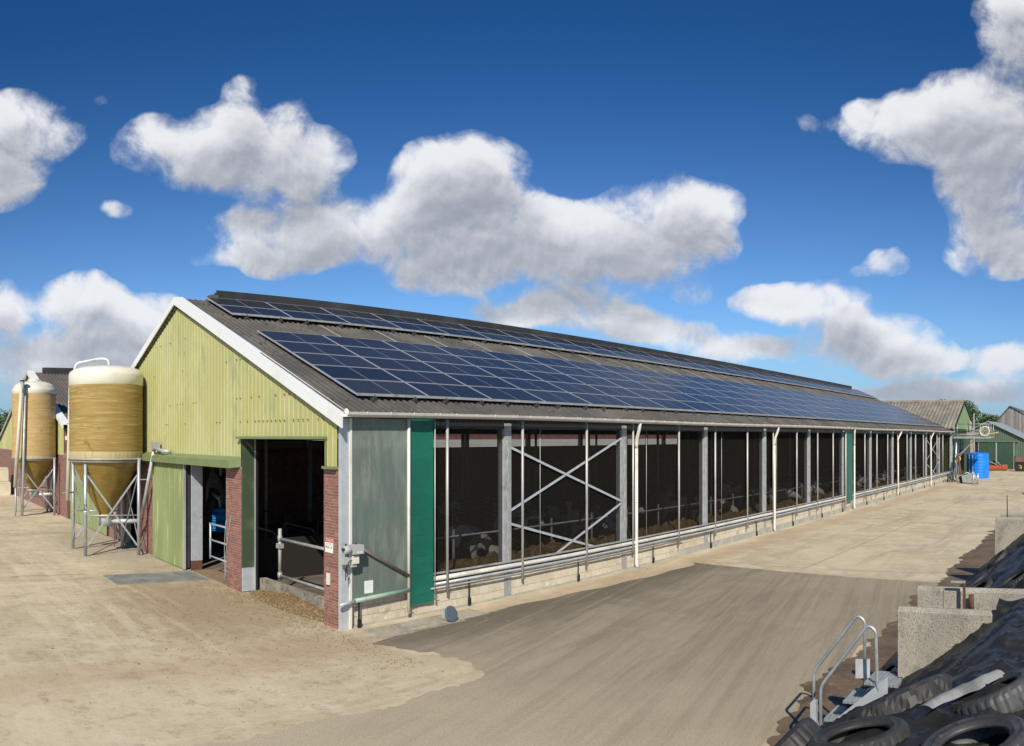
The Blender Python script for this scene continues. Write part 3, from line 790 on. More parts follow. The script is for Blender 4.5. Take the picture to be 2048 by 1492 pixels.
# ratchet straps
sm = MB(); sm.box(-.022, .022, -.004, .004, -.47, 0)
sm.box(-.035, .035, -.03, .006, -.60, -.42); sm.box(-.03, .03, -.045, -.03, -.57, -.54); sm.box(-.03, .03, -.045, -.03, -.49, -.46)
stm = sm.mesh('ratchet_strap', M_black)
for x, z in zip([.42, 3.62, 7.72, 11.48, 15.24, 19.04, 22.81, 26.5, 29.6, 33.91, 37.55, 41.3, 45.1, 48.86, 52.5, 56.2], [.60] + [.62] * 15):
    put('ratchet_strap', stm, B, (x, -.13 if x < 1 else -.06, z))
# portal frames inside: rafters, inner columns, purlins
for x in cols[1:-1]:
    f = MB().bar((x, .1, 4.2), (x, YR, ZR - .45), .16, .26).obj('portal_rafter', M_galvd, B)
    MB().bar((x, BW - .1, 4.2), (x, YR, ZR - .45), .16, .26).obj('portal_rafter', M_galvd, B)
    MB().tube([(x, 5.2, 0), (x, 5.2, 6.2)], .06, 8).obj('inner_column', M_galvd, B)
    MB().tube([(x, 12.4, 0), (x, 12.4, 6.2)], .06, 8).obj('inner_column', M_galvd, B)
    MB().box(x - .1, x + .1, BW - .25, BW, 0, 4.2).obj('rear_column', M_galvd, B)
mb = MB()
for y in (1.3, 2.9, 4.5, 6.1, 7.7, 9.9, 11.5, 13.1, 14.7, 16.3): mb.box(.1, 59.9, y - .04, y + .04, rz_(y) - .22, rz_(y) - .06)
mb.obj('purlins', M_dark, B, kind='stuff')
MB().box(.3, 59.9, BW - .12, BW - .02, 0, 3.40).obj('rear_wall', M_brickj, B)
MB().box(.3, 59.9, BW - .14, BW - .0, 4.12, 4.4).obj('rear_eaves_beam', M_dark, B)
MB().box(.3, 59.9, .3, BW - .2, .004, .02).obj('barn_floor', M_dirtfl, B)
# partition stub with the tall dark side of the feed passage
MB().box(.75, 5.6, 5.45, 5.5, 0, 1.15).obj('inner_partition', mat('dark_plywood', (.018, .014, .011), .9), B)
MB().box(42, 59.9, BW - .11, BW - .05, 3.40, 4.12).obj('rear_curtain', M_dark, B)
# ------------------------------------------------------------------ solar panels: two arrays lying on the roof
PW, PH = 2.09, (5.24 - .56) / 5 / math.cos(ang)
def panel_meshes():
    w, h = PW - .02, PH - .018
    fr = .019
    f = MB()
    for x0, x1, y0, y1 in ((0, w, 0, fr), (0, w, h - fr, h), (0, fr, fr, h - fr), (w - fr, w, fr, h - fr)): f.box(x0, x1, y0, y1, -.035, .003)
    gl = MB(); gl.mi = 0
    for k in (0, 1):
        a = fr if k == 0 else w / 2 + .006; b_ = w / 2 - .006 if k == 0 else w - fr
        gl.add([(a, fr, 0), (b_, fr, 0), (b_, h - fr, 0), (a, h - fr, 0)], [(0, 1, 2, 3)])
    gl.mi = 1
    gl.add([(w / 2 - .006, fr, .0008), (w / 2 + .006, fr, .0008), (w / 2 + .006, h - fr, .0008), (w / 2 - .006, h - fr, .0008)], [(0, 1, 2, 3)])
    gl.add([(0.004, .004, -.034), (w - .004, .004, -.034), (w - .004, h - .004, -.034), (.004, h - .004, -.034)], [(3, 2, 1, 0)])
    return gl.mesh('solar_panel', [M_cells, mat('panel_backsheet', (.45, .47, .5), .5)]), f.mesh('panel_frame', M_frame)
pm, fm = panel_meshes()
def array(label, y0, rows, lift):
    A = thing('solar_array', label, 'solar panels')
    for r in range(rows):
        for c in range(28):
            s = r * PH
            y = y0 + s * math.cos(ang); z = ZE + SL * y + lift
            p = put('solar_panel', pm, A, (.84 + c * PW, y, z), (ang + random.uniform(-.002, .002), random.uniform(-.001, .001), 0))
            put('panel_frame', fm, p)
    # mounting hooks and rails seen under the lower edge
    hk = MB().box(-.03, .03, -.13, .30, -.13, -.085).box(-.045, .045, -.15, -.10, -.13, -.02).box(-.02, .02, -.11, -.09, -.06, .0).mesh('mounting_clamp', M_rail)
    for c in range(28):
        for dx in (.42, 1.62):
            y = y0; z = ZE + SL * y + lift
            put('mounting_clamp', hk, A, (.84 + c * PW + dx + random.uniform(-.04, .04), y, z), (ang, 0, 0))
    for c in range(28):
        for dx in (.42, 1.62):
            ya, yb = y0 + .05, y0 + rows * PH * math.cos(ang) - .05
            if yb > ya: MB().bar((.84 + c * PW + dx, ya, ZE + SL * ya + lift - .075), (.84 + c * PW + dx, yb, ZE + SL * yb + lift - .075), .04, .04).obj('mounting_rail', M_rail, A)
    MB().box(.84, .84 + 28 * PW - .02, y0 - .02, y0 - .004, ZE + SL * y0 + lift - .05, ZE + SL * y0 + lift + .01).obj('edge_trim', M_galvd, A)
    return A
array('lower block of dark blue solar panels, five rows deep on the barn roof', .56, 5, .165)
array('upper strip of solar panels, two rows deep just below the roof ridge', 6.80, 2, .20)
# wire cable strips on the bare roof between the arrays
mb = MB()
for c in range(1, 28):
    x = .84 + c * PW + .9
    mb.bar((x, 5.25, ZE + SL * 5.25 + .06), (x, 6.8, ZE + SL * 6.8 + .06), .05, .012)
mb.obj('roof_joint_strips', M_found, B, kind='stuff')

# ------------------------------------------------------------------ things fixed to the corner
t = thing('winch_motor', 'grey winch gearbox motor bolted to the steel corner post of the barn', 'motor', (.0, 0, 0))
MB().box(.10, .36, -.40, -.205, 1.58, 1.76).obj('gearbox', M_gbox, t)
MB().lathe([(0, 0), (.07, 0), (.085, .02), (.085, .13), (.06, .15), (0, .15)], (-.07, -.31, 1.675), 20, axis=(1, 0, 0)).obj('motor_drum', M_gbox, t)
MB().lathe([(0, 0), (.03, 0), (.03, .05), (0, .05)], (-.115, -.31, 1.69), 14, axis=(1, 0, 0)).obj('shaft_knob', M_blackm, t)
MB().tube([(.02, -.24, 1.79), (.02, -.24, 1.74)], .02, 8).obj('mounting_bolt', M_blk, t)
MB().tube([(.27, -.24, 1.79), (.27, -.24, 1.74)], .02, 8).obj('mounting_bolt', M_blk, t)
MB().box(.20, .235, -.4035, -.4005, 1.60, 1.635).obj('warning_sticker', M_paper, t)
MB().box(.27, .305, -.4035, -.4005, 1.60, 1.635).obj('warning_sticker', M_paper, t)
MB().tube([(.37, -.3, 1.7), (.42, -.2, 1.68)], .03, 8).obj('shaft_coupling', M_blackm, t)
t = thing('cable_box', 'pair of pale grey cable junction boxes below the winch motor', 'junction box')
MB().box(-.09, .07, -.32, -.205, 1.38, 1.52).obj('box_lid', M_gbox, t)
MB().box(.13, .28, -.34, -.205, 1.38, 1.54).obj('box_lid', M_pvc, t)
MB().box(.10, .25, -.30, -.205, 1.31, 1.375).obj('socket', M_gbox, t)
MB().tube(rounded([(.03, -.26, 1.62), (.05, -.30, 1.45), (.0, -.28, 1.30), (.04, -.27, 1.14), (.01, -.25, 1.12), (.0, -.25, 1.25)], .05), .010, 6).tube(rounded([(.12, -.30, 1.46), (.04, -.33, 1.44), (-.03, -.3, 1.3), (.0, -.26, 1.05)], .04), .009, 6).obj('cable', M_blk, t)
# safety sign
t = thing('warning_sign', 'small white safety sign with red top strip on the corner brick pier', 'sign')
sy0, sy1, sz0, sz1 = .14, .44, 1.55, 1.84
MB().box(-.048, -.040, sy0, sy1, sz0, sz1).obj('sign_board', M_paper, t)
MB().box(-.050, -.0485, sy0 + .006, sy1 - .006, sz1 - .075, sz1 - .006).obj('sign_header', M_red, t)
fc = bpy.data.curves.new('let', 'FONT'); fc.body = '⚠ LET OP'; fc.body = 'LET OP'
def text(body, size, loc, rot, m, par, name='lettering', ext=.001):
    c = bpy.data.curves.new(name, 'FONT'); c.body = body; c.size = size; c.extrude = ext; c.align_x = 'CENTER'; c.align_y = 'CENTER'
    q = bpy.data.objects.new(name + '_tmp', c); COL.objects.link(q)
    me = bpy.data.meshes.new_from_object(q.evaluated_get(bpy.context.evaluated_depsgraph_get())); bpy.data.objects.remove(q)
    me.materials.clear(); me.materials.append(m); me.name = name
    return put(name, me, par, loc, rot)
RG = (math.pi / 2, 0, -math.pi / 2)      # faces -X
text('ATTENTIE', .048, (-.052, (sy0 + sy1) / 2, sz1 - .042), RG, M_paper, t)
for k, (m_, a) in enumerate(((M_blk, 0), (M_blk, 1), (M_yel, 1), (M_grn, 0))):
    yc = sy1 - .05 - k * .066
    if a: MB().prism([(-.050, yc - .026, sz0 + .09), (-.050, yc + .026, sz0 + .09), (-.050, yc, sz0 + .14)], (.0015, 0, 0)).obj('pictogram', m_, t)
    else: MB().lathe([(0, 0), (.022, 0), (.022, .0015), (0, .0015)], (-.0505, yc, sz0 + .115), 14, axis=(1, 0, 0)).obj('pictogram', m_, t)
mb = MB()
for k in range(3): mb.box(-.0495, -.0485, sy0 + .04, sy1 - .04, sz1 - .10 - k * .018, sz1 - .093 - k * .018)
mb.obj('small_print', M_gbox, t)
t = tag(MB().box(-.075, -.035, .26, .355, .88, 1.12).obj('wall_socket', M_pvc), 'narrow cream plastic socket box low on the corner brick pier', 'socket')
t = tag(MB().box(.57, .79, -.1235, -.1165, .69, .95).obj('notice_paper', M_paper), 'white paper notice stuck low on the translucent panel', 'notice')
mb = MB()
for k, (a, b_) in enumerate(((.63, .73), (.61, .75), (.62, .71), (.61, .70))): mb.box(a, b_, -.1250, -.1237, .90 - k * .04, .905 - k * .04)
mb.obj('printed_lines', M_gbox, t)
# round lid leaning by the wall
M_lid = mat('slate_plastic_lid', (.085, .11, .135), .45, var=(4, (.11, .135, .155), .45, .65))
t = thing('drain_lid', 'round slate grey lid standing tilted on the ground by the green curtain', 'lid', (2.28, -.92, .0))
ax = Vector((.05, -.86, .34)).normalized()
cc = Vector((0, 0, .165))
MB().lathe([(0, .03), (.15, .03), (.17, .022), (.178, 0), (.17, -.02), (0, -.02)], tuple(cc), 32, axis=tuple(ax), smooth=False).obj('lid_disc', M_lid, t)
MB().lathe([(.15, -.02), (.13, -.16), (0, -.16)], tuple(cc - ax * .0), 28, axis=tuple(ax), smooth=False).obj('lid_pipe_stub', M_gbox, t)
# little concrete wedge at the third downpipe
tag(MB().add([(33.1, -.35, 0), (34.5, -.3, 0), (34.4, -1.0, 0), (33.2, -1.0, 0), (33.7, -.55, .34)], [(0, 1, 4), (1, 2, 4), (2, 3, 4), (3, 0, 4)]).obj('concrete_heap', M_apron), 'small grey cone of concrete on the ground by the far green curtain', 'concrete')

# ------------------------------------------------------------------ inside and in front of the barn doors
def rough_heap(name, x0, x1, y0, y1, hf, step, m, label=None):
    nx = int((x1 - x0) / step); ny = int((y1 - y0) / step); vs = []
    for j in range(ny + 1):
        for i in range(nx + 1):
            x = x0 + (x1 - x0) * i / nx; y = y0 + (y1 - y0) * j / ny
            vs.append((x, y, hf(x, y)))
    fs = [(j * (nx + 1) + i, j * (nx + 1) + i + 1, (j + 1) * (nx + 1) + i + 1, (j + 1) * (nx + 1) + i) for j in range(ny) for i in range(nx)]
    o = MB().add(vs, fs, False).obj(name, m); stuff(o); return o
def nz3(x, y, s, z=0.): return mnoise.noise(Vector((x * s, y * s, z)))
def feedh(x, y):
    e = min(1, max(0, (y - .22) / .15)) * min(1, max(0, (1.75 - y) / .5))
    return e * (.84 + .22 * nz3(x, y, 1.1) + .16 * nz3(x, y, 4.5) + .08 * nz3(x, y, 13)) + .02
o = rough_heap('feed_heap', .9, 59.5, .2, 1.8, feedh, .12, M_feed); tag(o, 'brown silage heaped along the inside of the netted wall', 'feed')
def spillh(x, y):
    dx = (x - .28) / .42; dy = (y - 2.4) / 2.0
    r = dx * dx + dy * dy
    return max(-.01, .20 * (1 - r) * (1 + .5 * nz3(x, y, 3)) + .035 * nz3(x, y, 16) * (r < 1.1) - .0)
o = rough_heap('spilled_feed', -.8, .75, .1, 5.0, spillh, .03, mat('spilled_feed_brown', (.19, .125, .055), .95, var=[(9, (.30, .21, .10), .48, .62), (24, (.08, .05, .025), .5, .62), (50, (.42, .33, .18), .6, .7)])); tag(o, 'loose brown feed spilled out of the tall barn doorway', 'feed')
# straw flecks round the spill (uncountable)
random.seed(11); mb = MB()
M_straw = mat('straw_flecks', (.38, .27, .13), .9, var=(20, (.18, .11, .05), .4, .6))
for i in range(5200):
    y = random.gauss(3.3, 2.2) if i % 3 else random.uniform(-3, 9); x = -abs(random.gauss(0, .55)) + .5 - (.6 if i % 3 == 0 else 0)
    if i % 4 == 0: x, y = random.gauss(-2.2, 1.3), random.gauss(3.6, 3.0)
    a = random.uniform(0, 3.14); l_ = random.uniform(.008, .026); w_ = random.uniform(.003, .006)
    if -.75 < x < .7 and .1 < y < 4.9: z = max(.003, spillh(x, y)) + .012
    else: z = .004
    if x > .02 and not (.55 < y < 4.3): continue
    c, s_ = math.cos(a), math.sin(a); h2 = random.uniform(0, .02)
    mb.add([(x - l_ * c - w_ * s_, y - l_ * s_ + w_ * c, z), (x - l_ * c + w_ * s_, y - l_ * s_ - w_ * c, z), (x + l_ * c + w_ * s_, y + l_ * s_ - w_ * c, z + h2), (x + l_ * c - w_ * s_, y + l_ * s_ + w_ * c, z + h2)], [(0, 1, 2, 3)])
o = mb.obj('straw_litter', M_straw); stuff(o); tag(o, 'scattered straw and feed crumbs on the ground before the barn doors', 'litter')
# small clods on the yard
random.seed(5); mb = MB()
M_clod = mat('dry_clods', (.16, .12, .07), .95, bump=(40, .6, .01))
for i in range(520):
    x = random.uniform(-9, 22); y = random.uniform(-8.5, 8) if x < 0 else random.uniform(-8.5, -.4)
    if random.random() < .35: x, y = random.gauss(-4, 1.6), random.gauss(2.5, 2.2)
    s_ = random.uniform(.004, .014) * (1 if random.random() < .94 else 2.2)
    v = [(x + s_ * random.uniform(.6, 1.3) * a, y + s_ * random.uniform(.6, 1.3) * b_, .003) for a, b_ in ((-1, -1), (1, -1), (1, 1), (-1, 1))] + [(x + s_ * random.uniform(-.4, .4), y + s_ * random.uniform(-.4, .4), s_ * .5)]
    mb.add(v, [(0, 1, 4), (1, 2, 4), (2, 3, 4), (3, 0, 4)])
o = mb.obj('dirt_clods', M_clod); stuff(o); tag(o, 'little dry clods and stones strewn over the yard and road', 'dirt')
# concrete kerb in the tall door
tag(MB().box(.45, .62, .6, 4.32, 0, .34).obj('feed_kerb', mat('grimy_kerb', (.23, .21, .165), .9, var=[(2.5, (.33, .30, .23), .45, .62), (6, (.13, .11, .08), .5, .66)])), 'low weathered concrete kerb across the tall barn doorway', 'kerb')
# rails inside the tall door
t = thing('door_barrier', 'galvanised tube barrier behind the kerb of the tall barn doorway', 'barrier')
MB().tube([(.85, 3.98, .3), (.85, 3.98, 1.62)], .045, 12).obj('post', M_galvd, t)
MB().tube([(.85, 4.02, 1.36), (.85, .2, 1.36)], .038, 10).obj('top_rail', M_galvd, t)
MB().tube([(.85, 4.02, .42), (.85, .2, .42)], .038, 10).obj('bottom_rail', M_galvd, t)
MB().tube([(.85, 3.98, 1.30), (.85, 3.98, 1.44)], .062, 10).obj('clamp', M_galvd, t)
MB().tube([(.85, 3.98, .36), (.85, 3.98, .5)], .062, 10).obj('clamp', M_galvd, t)
MB().box(.78, .92, 3.90, 4.06, 1.12, 1.24).obj('clamp_block', M_galvd, t)
# gate in the low door
t = thing('passage_gate', 'three bar galvanised gate in the low barn doorway beside the brick pier', 'gate')
MB().tube([(.25, 6.98, .48), (.25, 6.98, 1.50)], .03, 10).obj('gate_stile', M_galv, t)
for z in (1.48, 1.02, .55): MB().tube([(.25, 7.02, z), (.20, 5.30, z)], .026, 8).obj('gate_bar', M_galv, t)
MB().tube(rounded([(-.05, 5.28, 1.75), (-.06, 5.34, 1.4), (-.05, 5.40, .9), (-.06, 5.33, .4), (-.05, 5.42, .05)], .2), .010, 6).tube(rounded([(-.05, 5.0, 1.9), (-.06, 5.15, 1.3), (-.055, 5.36, .7), (-.05, 5.30, .1)], .2), .008, 6).obj('cable_conduit', M_galvd, B)
tag(MB().box(.0, 1.6, 5.4, 7.75, 0, .03).obj('door_mat', mat('worn_wood_threshold', (.30, .22, .13), .8, var=(4, (.2, .14, .08), .4, .6, (1, 5, 1)))), 'worn brown floor panel just inside the low barn doorway', 'floor panel')
# swinging cow brush: dark rounded hood with lettering and a blue bristle roll
t = thing('cow_brush', 'blue bristle cow brush hanging from its dark hood inside the low doorway', 'cow brush', (1.6, 0, 0))
M_blueb = mat('blue_bristles', (.006, .17, .42), .8, var=(30, (.01, .30, .62), .45, .6), bump=(60, 1.0, .02))
M_hood = mat('dark_plastic_hood', (.03, .034, .045), .45)
mb = MB(); random.seed(2)
prof = []
for i in range(25): prof.append((.30 + .03 * math.sin(i * 2.4) + (.02 if i % 2 else 0) - (.05 if i in (0, 24) else 0), 0.95 + .72 * i / 24))
mb.lathe([(0.0, .95)] + prof + [(0, 1.67)], (0, 7.65 + 1.6, 0), 36, smooth=False).obj('bristle_roll', M_blueb, t)
MB().tube([(0, 9.25, 1.66), (0, 9.25, 2.05)], .05, 10).obj('brush_shaft', M_galv, t)
MB().tube([(-.02, 9.25, 1.95), (-.1, 9.55, 2.12)], .05, 8).obj('swivel_arm', M_pvc, t)
hp = [(0, 8.85, 1.85)] + [(0, 9.45 + .62 * math.cos(a), 2.22 + .62 * math.sin(a)) for a in [math.radians(x) for x in range(-20, 181, 12)][::1]]
hp = [(-.06, 9.55 + .70 * math.cos(math.radians(a)), 2.05 + .72 * math.sin(math.radians(a))) for a in range(-20, 201, 11)] + [(-.06, 9.1, 1.95), (-.06, 9.15, 2.3), (-.06, 9.95, 2.3), (-.06, 10.05, 1.95)]
MB().prism(hp, (.25, 0, 0)).obj('brush_hood', M_hood, t)
text('DeLaval', .22, (-.068, 9.6, 2.55), RG, mat('hood_lettering', (.30, .34, .42), .5), t)
MB().tube([(.05, 9.3, 2.6), (.05, 9.3, 6.0)], .05, 8).obj('hanger_post', M_galvd, t)

# feed fence along the alley
t = thing('feed_fence', 'galvanised feed fence rails running the length of the cow alley', 'fence')
for z in (1.32, .62): MB().tube([(.9, 1.95, z), (59, 1.95, z)], .028, 8).obj('rail', M_galv, t)
for k in range(30): MB().tube([(1 + 2 * k, 2.0, 0), (1 + 2 * k, 2.0, 1.5)], .035, 8).obj('post', M_galvd, t)
t = thing('cubicle_rails', 'tubular cubicle dividers in rows deep inside the barn', 'cubicle rails')
random.seed(9)
cm = MB(); cm.tube(rounded([(0, 0, 0), (0, 0, 1.2), (0, 1.9, 1.25), (0, 2.0, .5), (0, .6, .45)], .25), .03, 6); cmm = cm.mesh('divider', M_dark)
for r_, y in enumerate((6.2, 10.2)):
    for k in range(42): put('divider', cmm, t, (2 + 1.3 * k, y, 0))
# hanging tubes lights etc
t = thing('ceiling_fan', 'round black caged barn fan under the roof behind the tall doorway', 'fan', (9, 7, 4.55))
for rr in (.55, .42, .28, .14): MB().tube(arc((0, 0, 0), 0, 2 * math.pi, rr, 24, (0, 1, 0), (0, 0, 1))[:-1], .012, 5, closed=True).obj('cage_ring', M_blackm, t)
mb = MB()
for a in range(0, 360, 30): mb.bar((0, 0, 0), (0, .55 * math.cos(math.radians(a)), .55 * math.sin(math.radians(a))), .012, .012)
mb.obj('cage_spokes', M_blackm, t); 
for a in range(0, 360, 72): MB().bar((.04, 0, 0), (.04, .48 * math.cos(math.radians(a)), .48 * math.sin(math.radians(a))), .02, .14).obj('fan_blade', M_galvd, t)
MB().tube([(0, 0, .55), (0, 0, 2.6)], .03, 6).obj('fan_hanger', M_blackm, t)
# ------------------------------------------------------------------ cows (one skinned body per pose)
def cow_mesh(name, down, m):
    J = [(0, 0, 1.18), (.55, 0, 1.08), (1.15, 0, 1.14), (1.5, 0, 1.0 if down else 1.32), (1.84, 0, .78 if down else 1.48), (2.0, 0, .55 if down else 1.36), (2.12, 0, .36 if down else 1.22),
         (-.28, 0, 1.26), (-.40, 0, 1.15), (-.44, 0, .55)]
    R = [.34, .40, .31, .19, .145, .10, .085, .19, .04, .03]
    Ed = [(0, 1), (1, 2), (2, 3), (3, 4), (4, 5), (5, 6), (0, 7), (7, 8), (8, 9)]
    for s in (-1, 1):
        b = len(J)
        J += [(-.08, s * .21, .98), (.10, s * .23, .74), (-.14, s * .21, .48), (-.06, s * .21, .12), (-.02, s * .21, .02)]
        R += [.19, .13, .065, .05, .062]
        Ed += [(0, b), (b, b + 1), (b + 1, b + 2), (b + 2, b + 3), (b + 3, b + 4)]
        b = len(J)
        J += [(1.10, s * .2, .86), (1.14, s * .19, .47), (1.10, s * .19, .12), (1.14, s * .19, .02)]
        R += [.14, .065, .048, .06]
        Ed += [(2, b), (b, b + 1), (b + 1, b + 2), (b + 2, b + 3)]
    for s in (-1, 1):
        b = len(J); e = J[4]; J += [(e[0] - .03, s * .27, e[2] + .03)]; R += [.05]; Ed += [(4, b)]
    b = len(J); J += [(.12, 0, .72)]; R += [.19]; Ed += [(0, b)]
    me = bpy.data.meshes.new(name); me.from_pydata(J, Ed, []); o = bpy.data.objects.new(name + '_tmp', me); COL.objects.link(o)
    sk = o.modifiers.new('s', 'SKIN'); o.modifiers.new('u', 'SUBSURF').levels = 2
    for i, r in enumerate(R): me.skin_vertices[0].data[i].radius = (r, r)
    me.skin_vertices[0].data[0].use_root = True
    dg = bpy.context.evaluated_depsgraph_get(); out = bpy.data.meshes.new_from_object(o.evaluated_get(dg))
    bpy.data.objects.remove(o); out.name = name; out.materials.clear(); out.materials.append(m)
    out.polygons.foreach_set('use_smooth', [True] * len(out.polygons))
    return out
def cow_mat():
    m = bpy.data.materials.new('cow_hide'); m.use_nodes = True; t = m.node_tree; b = t.nodes['Principled BSDF']; b.inputs['Roughness'].default_value = .8
    geo = N(t, 'ShaderNodeNewGeometry'); n = N(t, 'ShaderNodeTexNoise'); n.inputs['Scale'].default_value = 1.5; n.inputs['Detail'].default_value = 1.5
    t.links.new(geo.outputs['Position'], n.inputs['Vector'])
    t.links.new(mixc(t, sstep(t, n.outputs['Fac'], .50, .515), (.62, .58, .52), (.02, .018, .016)), b.inputs['Base Color'])
    return m
M_cow = cow_mat()
cows = [cow_mesh('cow', False, M_cow), cow_mesh('cow', True, M_cow)]
random.seed(21)
k = 0
for i in range(26):
    x = 2.2 + 2.1 * i + random.uniform(-.5, .5)
    if i < 2 or (i < 12 and i % 3 == 1): continue
    d = random.random() < .55
    c = put('cow', cows[1 if d else 0], None, (x, 4.15 + random.uniform(-.1, .3) if not d else 3.55, 0), (0, 0, -math.pi / 2 + random.uniform(-.25, .25)))
    tag(c, 'black and white dairy cow standing at the feed rail behind the barn netting', 'cow', 'dairy cows at the feed rail')
for x, y, a in ((8.5, 7.6, .2), (11.5, 5.9, 1.2), (15, 6.5, 2.4), (22, 6.2, .4), (30, 6.4, 2.9), (6.6, 9.4, .5), (9.2, 11.2, 2.6), (12, 9.8, .9)):
    c = put('cow', cows[0], None, (x, y, 0), (0, 0, a))
    tag(c, 'black and white dairy cow standing among the cubicles deep in the dim barn', 'cow', 'dairy cows among the cubicles')

# ------------------------------------------------------------------ feed silos
def silo_mat(name, c1, c2, c3):
    return mat(name, c1, .62, var=[(1.3, c2, .4, .66, (.5, .5, 3.2)), (2.6, c3, .50, .64, (.35, .35, 9)), (2.4, tuple(v * .82 for v in c1), .50, .68, (.7, .7, 6)), (3.2, tuple(v * .55 for v in c1), .60, .76, (1.2, 1.2, .9)), (9, tuple(v * 1.25 for v in c1), .56, .72, (.25, .25, 3.5))], spec=.3)
M_sil1 = silo_mat('ochre_fibreglass', (.34, .235, .075), (.28, .185, .05), (.43, .32, .125))
M_sil2 = silo_mat('tan_fibreglass', (.50, .34, .14), (.44, .29, .105), (.56, .41, .20))
M_cone = mat('ochre_cone_fibreglass', (.30, .20, .045), .38, var=[(2, (.24, .155, .033), .42, .62), (4, (.36, .25, .07), .52, .7, (.3, .3, 4))])
M_cap = mat('cream_silo_cap', (.74, .70, .58), .4, var=(1.2, (.66, .62, .50), .45, .65))
M_band = mat('pale_fibreglass_band', (.52, .43, .24), .45, var=(5, (.44, .35, .17), .45, .6, (3, 3, .4)))
M_pipeb = mat('beige_filling_pipe', (.60, .55, .44), .45, var=(2, (.52, .47, .36), .45, .65))
M_leg = mat('silo_leg_galvanised', (.45, .49, .50), .45, .6, var=[(8, (.55, .59, .60), .45, .6), (2, (.36, .38, .37), .55, .7)])
def silo(label, c, R, zr, zt, zc, zd, zco, rco, legs, pale):
    t = thing('feed_silo', label, 'silo', (c[0], c[1], 0))
    m = M_sil1 if pale else M_sil2
    ring = []
    k = 42
    zb = zr + (.24 if pale else .12)
    for i in range(k + 1):
        z = zb + (zt - zb) * i / k
        ring.append((R + (.007 if i % 2 else -.004) + .004 * math.sin(i * 1.7), z))
    body = MB().lathe(ring, (0, 0, 0), 64).obj('silo_body', m, t)
    MB().lathe([(R + .003, zr + .0), (R + .012, zr + .02), (R + .006, zb)], (0, 0, 0), 64).obj('body_band', M_band, body)
    prof = [(R + .004, zt), (R + .014, zt + .01), (R + .014, zc - .08), (R + .0, zc - .02), (R - .06, zc + .04)]
    for i in range(1, 9):
        a = i / 8; prof.append(((R - .06) * math.cos(a * math.pi / 2), zc + .04 + (zd - zc - .04) * math.sin(a * math.pi / 2) ** 1.0 * (1 - .0) if False else zc + .04 + (zd - zc - .04) * (1 - (1 - a) ** 1.8)))
    prof[-1] = (0.01, zd)
    MB().lathe(prof, (0, 0, 0), 64).obj('silo_cap', M_cap, t)
    if not pale: MB().lathe([(.30, zd - .06), (.30, zd + .05), (.24, zd + .08), (0, zd + .09)], (0, 0, 0), 28).obj('cap_hatch', M_cap, t)
    cone = MB().lathe([(R - .02, zr), (R - .05, zr - .06), (rco + .02, zco + .02), (rco, zco)], (0, 0, 0), 56).obj('silo_cone', M_cone, t)
    MB().lathe([(rco + .01, zco + .02), (rco + .10, zco - .0), (rco + .10, zco - .05), (rco, zco - .06)], (0, 0, 0), 32).obj('cone_collar', mat('yellow_collar', (.48, .33, .05), .45), cone)
    MB().lathe([(rco + .03, zco - .05), (rco + .04, zco - .38), (.0, zco - .38)], (0, 0, 0), 28).obj('outlet_drum', M_galv, cone)
    MB().tube(arc((0, 0, zr - .02), 0, 2 * math.pi, R + .02, 40, (1, 0, 0), (0, 1, 0))[:-1], .032, 8, closed=True).tube(arc((0, 0, zr - .10), 0, 2 * math.pi, R - .01, 40, (1, 0, 0), (0, 1, 0))[:-1], .018, 6, closed=True).obj('support_ring', M_galvd, t)
    lg = [(x - c[0], y - c[1]) for x, y in legs]
    for x, y in lg:
        l = MB().tube([(x, y, 0.01), (x, y, zr + .02)], .058, 12).obj('leg', M_leg, t)
        MB().box(x - .11, x + .11, y - .11, y + .11, 0, .018).obj('leg_plate', M_galvd, l)
        MB().box(x - .05, x + .05, y - .05, y + .05, zr - .06, zr - .0).obj('leg_cap', M_galvd, l)
    for i in range(4):
        a, b_ = lg[i], lg[(i + 1) % 4]
        v = Vector((b_[0] - a[0], b_[1] - a[1], 0)).normalized() * .06
        n_ = Vector((v.y, -v.x, 0)) * .6
        MB().bar((a[0] + v.x + n_.x, a[1] + v.y + n_.y, .35), (b_[0] - v.x + n_.x, b_[1] - v.y + n_.y, zr - .55), .012, .06).obj('brace', M_leg, t)
        MB().bar((a[0] + v.x - n_.x * .2, a[1] + v.y - n_.y * .2, zr - .55), (b_[0] - v.x - n_.x * .2, b_[1] - v.y - n_.y * .2, .35), .012, .06).obj('brace', M_leg, t)
    for i in (0, 2):
        a, b_ = lg[i], lg[(i + 1) % 4]
        MB().tube([(a[0], a[1], zco + .05), (b_[0], b_[1], zco + .05)], .022, 6).obj('tie_bar', M_leg, t)
    return t
c1 = (-1.33, 12.2)
S1 = silo('wide ochre fibreglass feed silo with cream cap standing close to the barn gable', c1, 1.27, 3.24, 5.70, 6.12, 6.40, 1.30, .22, [(-2.24, 11.51), (-.49, 11.17), (-.53, 12.88), (-2.23, 13.25)], True)
def L1(x, y, z): return (x - c1[0], y - c1[1], z)
MB().tube([L1(-2.50, 12.50, 5.86), L1(-2.62, 12.46, 1.78)], .072, 14).obj('filling_pipe', M_pipeb, S1)
for z in (5.80, 4.42, 2.05): MB().tube(arc(L1(-2.50 - .03 * (5.86 - z), 12.49, z), 0, 2 * math.pi, .08, 16, (1, 0, 0), (0, 1, 0))[:-1], .014, 5, closed=True).obj('pipe_clamp', M_galvd, S1)
MB().tube(rounded([L1(-2.50, 12.5, 5.84), L1(-2.5, 12.5, 6.16), L1(-2.3, 12.45, 6.18), L1(-2.0, 12.4, 6.12)], .2, 8), .08, 12).obj('pipe_elbow', M_galvd, S1)
